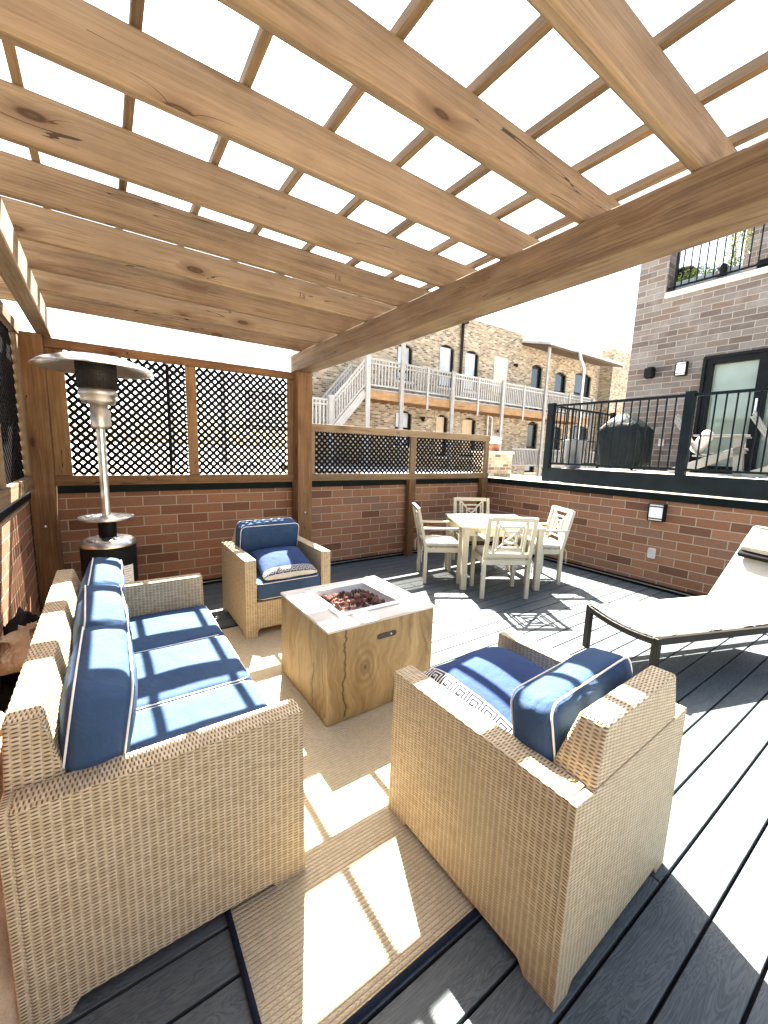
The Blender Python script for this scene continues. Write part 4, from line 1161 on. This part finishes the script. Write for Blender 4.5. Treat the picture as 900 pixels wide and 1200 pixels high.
for x, z in ((12.05, 6.75), (11.9, 3.05), (17.1, 2.75), (18.0, 6.2)):
    b = MB(); b.box((x, YF-.08, z), (.14, .16, .1)); b.bar((x, YF-.1, z), (x-.18, YF-.3, z-.1), .13, .13); part_of(b.build('floodlight', 'black', None, .01), ab)
b = MB()
for x in (20.6,): b.box((x, YF+3, 8.0), (.02, .02, .02))
b.bm.free()

# porch: deck, posts, railings, stairs, canopy
po = thing('timber_porch', 'weathered grey timber porch with stairs along the tan brick building', 'porch', (15, 13.6, -6.5))
YP = 13.0
def pp(name, x0, x1, y0, y1, z0, z1, mat='wood_old', bev=0): return part_of(span(name, x0, x1, y0, y1, z0, z1, mat, None, bev), po)
pp('porch_deck', 8.0, 23.4, YP, YF-.02, 3.76, 3.82); pp('edge_joist', 8.0, 23.4, YP-.05, YP-.001, 3.44, 3.75, 'wood_joist')
b = MB()
for i in range(33): b.box((8.3+.46*i, (YP+YF)/2, 3.60), (.05, YF-YP-.06, .28))
part_of(b.build('floor_joists', 'wood_joist', None), po)
posts = ((8.08, 4.95), (9.62, 6.5), (12.3, 4.95), (15.5, 4.95), (18.75, 6.95), (23.3, 4.9))
for x, z in posts: pp('post', x-.085, x+.085, YP-.13, YP-.051, -6.5, z)
def railing(p, q, h=.95, step=.135, ends=False):
    p, q = Vector(p), Vector(q); b = MB()
    up = Vector((0,0,1)); L = (q-p).length
    for dz, hh in ((h, .07), (h-.16, .05), (.10, .06)): b.bar(p+up*dz, q+up*dz, .06, hh)
    n = int(L/step)
    for i in range(n+1):
        c = p.lerp(q, i/max(n, 1)); b.box(c+up*(h+.08)/2, (.045, .045, h-.08))
    return part_of(b.build('railing', 'wood_old', None), po)
xs_ = [8.16]+[9.62, 12.3, 15.5, 18.75, 23.3]
for a_, c_ in zip(xs_, xs_[1:]): railing((a_, YP-.0, 3.84), (c_, YP, 3.84), 1.02)
for x in (10.95, 13.9, 17.1, 21.0): pp('rail_post', x-.05, x+.05, YP-.07, YP-.051, 3.25, 4.92)
# stairs going down to the left
st0, st1 = Vector((8.0, YP, 3.82)), Vector((6.65, YP, 2.30))
for yy in (YP-.02, YP+1.0):
    b = MB(); b.bar(st0+Vector((0, yy-YP, -.18)), st1+Vector((0, yy-YP, -.18)), .05, .26); part_of(b.build('stringer', 'wood_old', None), po)
    railing(st0+Vector((-.02, yy-YP, .0)), st1+Vector((0, yy-YP, .0)), .95, .15)
b = MB()
for i in range(8):
    c = st0.lerp(st1, (i+.5)/8); b.box((c.x, YP+.49, c.z+.0), (.26, .98, .04)); b.box((c.x+.11, YP+.49, c.z-.09), (.02, .98, .16))
part_of(b.build('treads', 'wood_old', None), po)
pp('landing', 3.6, 6.6, YP-.05, YF-.02, 2.14, 2.24); railing((3.7, YP, 2.24), (6.5, YP, 2.24), 1.0)
for x in (6.6, 5.2): pp('post', x-.08, x+.08, YP-.13, YP-.052, -6.5, 3.4)
for x in (5.9,): pp('post', x-.07, x+.07, YF-.3, YF-.16, 2.24, 6.2)
# lower porch fence and canopy
b = MB()
for i in range(70): b.box((16.6+.13*i, YP+.0, 1.45), (.05, .04, .8))
b.box((21.1, YP, 1.86), (9.2, .07, .07)); b.box((21.1, YP, 1.05), (9.2, .07, .07)); part_of(b.build('lower_railing', 'wood_old', None), po)
b = MB(); b.prism([(YP-.35, 6.98), (YF-.02, 7.4), (YF-.02, 7.5), (YP-.35, 7.12)], 'x', 18.4, 25.9); part_of(b.build('canopy_roof', 'tarroof', None), po)
b = MB(); b.prism([(YP-.30, 6.90), (YF-.03, 7.28), (YF-.03, 7.39), (YP-.30, 6.97)], 'x', 18.5, 25.8); part_of(b.build('canopy_soffit', 'soffit', None), po)
b = MB(); b.tube([(20.9, YP-.45, 7.02), (20.9, YP-.45, 6.85), (21.05, YP-.42, 6.65), (21.6, YP-.3, 6.35), (21.75, YP-.25, 6.1), (21.75, YP-.25, -2)], .085, 8); part_of(b.build('downspout', 'pipe', None), po)

# utility poles far beyond the lattice
for i, (x, y, h, lab) in enumerate(((2.0, 16.0, 11.0, 'grey utility pole rising beyond the tall lattice screen'), (4.0, 17.0, 11.5, 'grey pole with crossarm beside the timber post top'))):
    t = thing('utility_pole', lab, 'utility pole', (x, y, -6.5))
    b = MB(); b.tube([(0,0,0), (0,0,h)], .11, 10, radii=[.14, .09]); b.build('pole', 'poleg', t)
    b = MB(); b.box((0, 0, h-.5), (1.2, .08, .1)); b.build('crossarm', 'poleg', t)
t = thing('flat_roof_building', 'low building with wide white gravel roof seen through the tall lattice screen', 'building', (-3.0, 15, -6.5))
b = MB(); b.box((0, 0, 3.7), (14, 16, 7.38), None, 0, 'world'); b.build('walls', 'brick_tan', t)
b = MB(); b.box((0, 0, 7.42), (14.01, 16.01, .06)); b.build('roof', 'roofwhite', t)
# ------------------------------------------------------------------ light, sky, camera
w = bpy.data.worlds.new('World'); sc.world = w; w.use_nodes = True
nt = w.node_tree; bg = nt.nodes['Background']
sky = nt.nodes.new('ShaderNodeTexSky'); sky.sky_type = 'NISHITA'; sky.sun_disc = False
sd = Vector((.30, .70, 1.0)).normalized()
sky.sun_elevation = math.asin(sd.z); sky.sun_rotation = atan2(sd.x, sd.y)
sky.air_density = .75; sky.dust_density = 2.0; sky.ozone_density = 1.0
tint = nt.nodes.new('ShaderNodeMix'); tint.data_type = 'RGBA'; tint.blend_type = 'MULTIPLY'; tint.inputs[0].default_value = 1; tint.inputs[7].default_value = (1.08, 1.0, .86, 1)
nt.links.new(sky.outputs[0], tint.inputs[6]); nt.links.new(tint.outputs[2], bg.inputs[0]); bg.inputs[1].default_value = .07
L = bpy.data.lights.new('sun', 'SUN'); L.energy = 5.0; L.angle = RAD(.4); L.color = (1, .94, .84)
so = bpy.data.objects.new('sun', L); COL.objects.link(so); so.rotation_euler = sd.to_track_quat('Z', 'Y').to_euler(); so.location = (6, 12, 20)

cam = bpy.data.cameras.new('camera'); co = bpy.data.objects.new('camera', cam); COL.objects.link(co); sc.camera = co
yaw, pit, rol, f = -.60677263, .14920006, .03144088, 473.915
fw = Vector((-sin(yaw)*cos(pit), cos(yaw)*cos(pit), -sin(pit))); r0 = Vector((cos(yaw), sin(yaw), 0)); u0 = r0.cross(fw)
r = r0*cos(rol)+u0*sin(rol); u = -r0*sin(rol)+u0*cos(rol)
mw = Matrix((r, u, -fw)).transposed().to_4x4(); mw.translation = (0, 0, 1.54); co.matrix_world = mw
cam.sensor_fit = 'HORIZONTAL'; cam.sensor_width = 36; cam.lens = 36*f/900; cam.clip_start = .05; cam.clip_end = 60000
sc.view_settings.view_transform = 'Standard'; sc.view_settings.look = 'None'; sc.view_settings.gamma = 1; sc.view_settings.exposure = 3.58
sc.view_settings.use_curve_mapping = False
sc.render.engine = 'CYCLES'
try:
    sc.cycles.use_denoising = True; sc.cycles.denoiser = 'OPENIMAGEDENOISE'
except Exception: pass
sc.cycles.max_bounces = 8; sc.cycles.diffuse_bounces = 5; sc.cycles.glossy_bounces = 3; sc.cycles.sample_clamp_indirect = 8; sc.cycles.caustics_reflective = False; sc.cycles.caustics_refractive = False
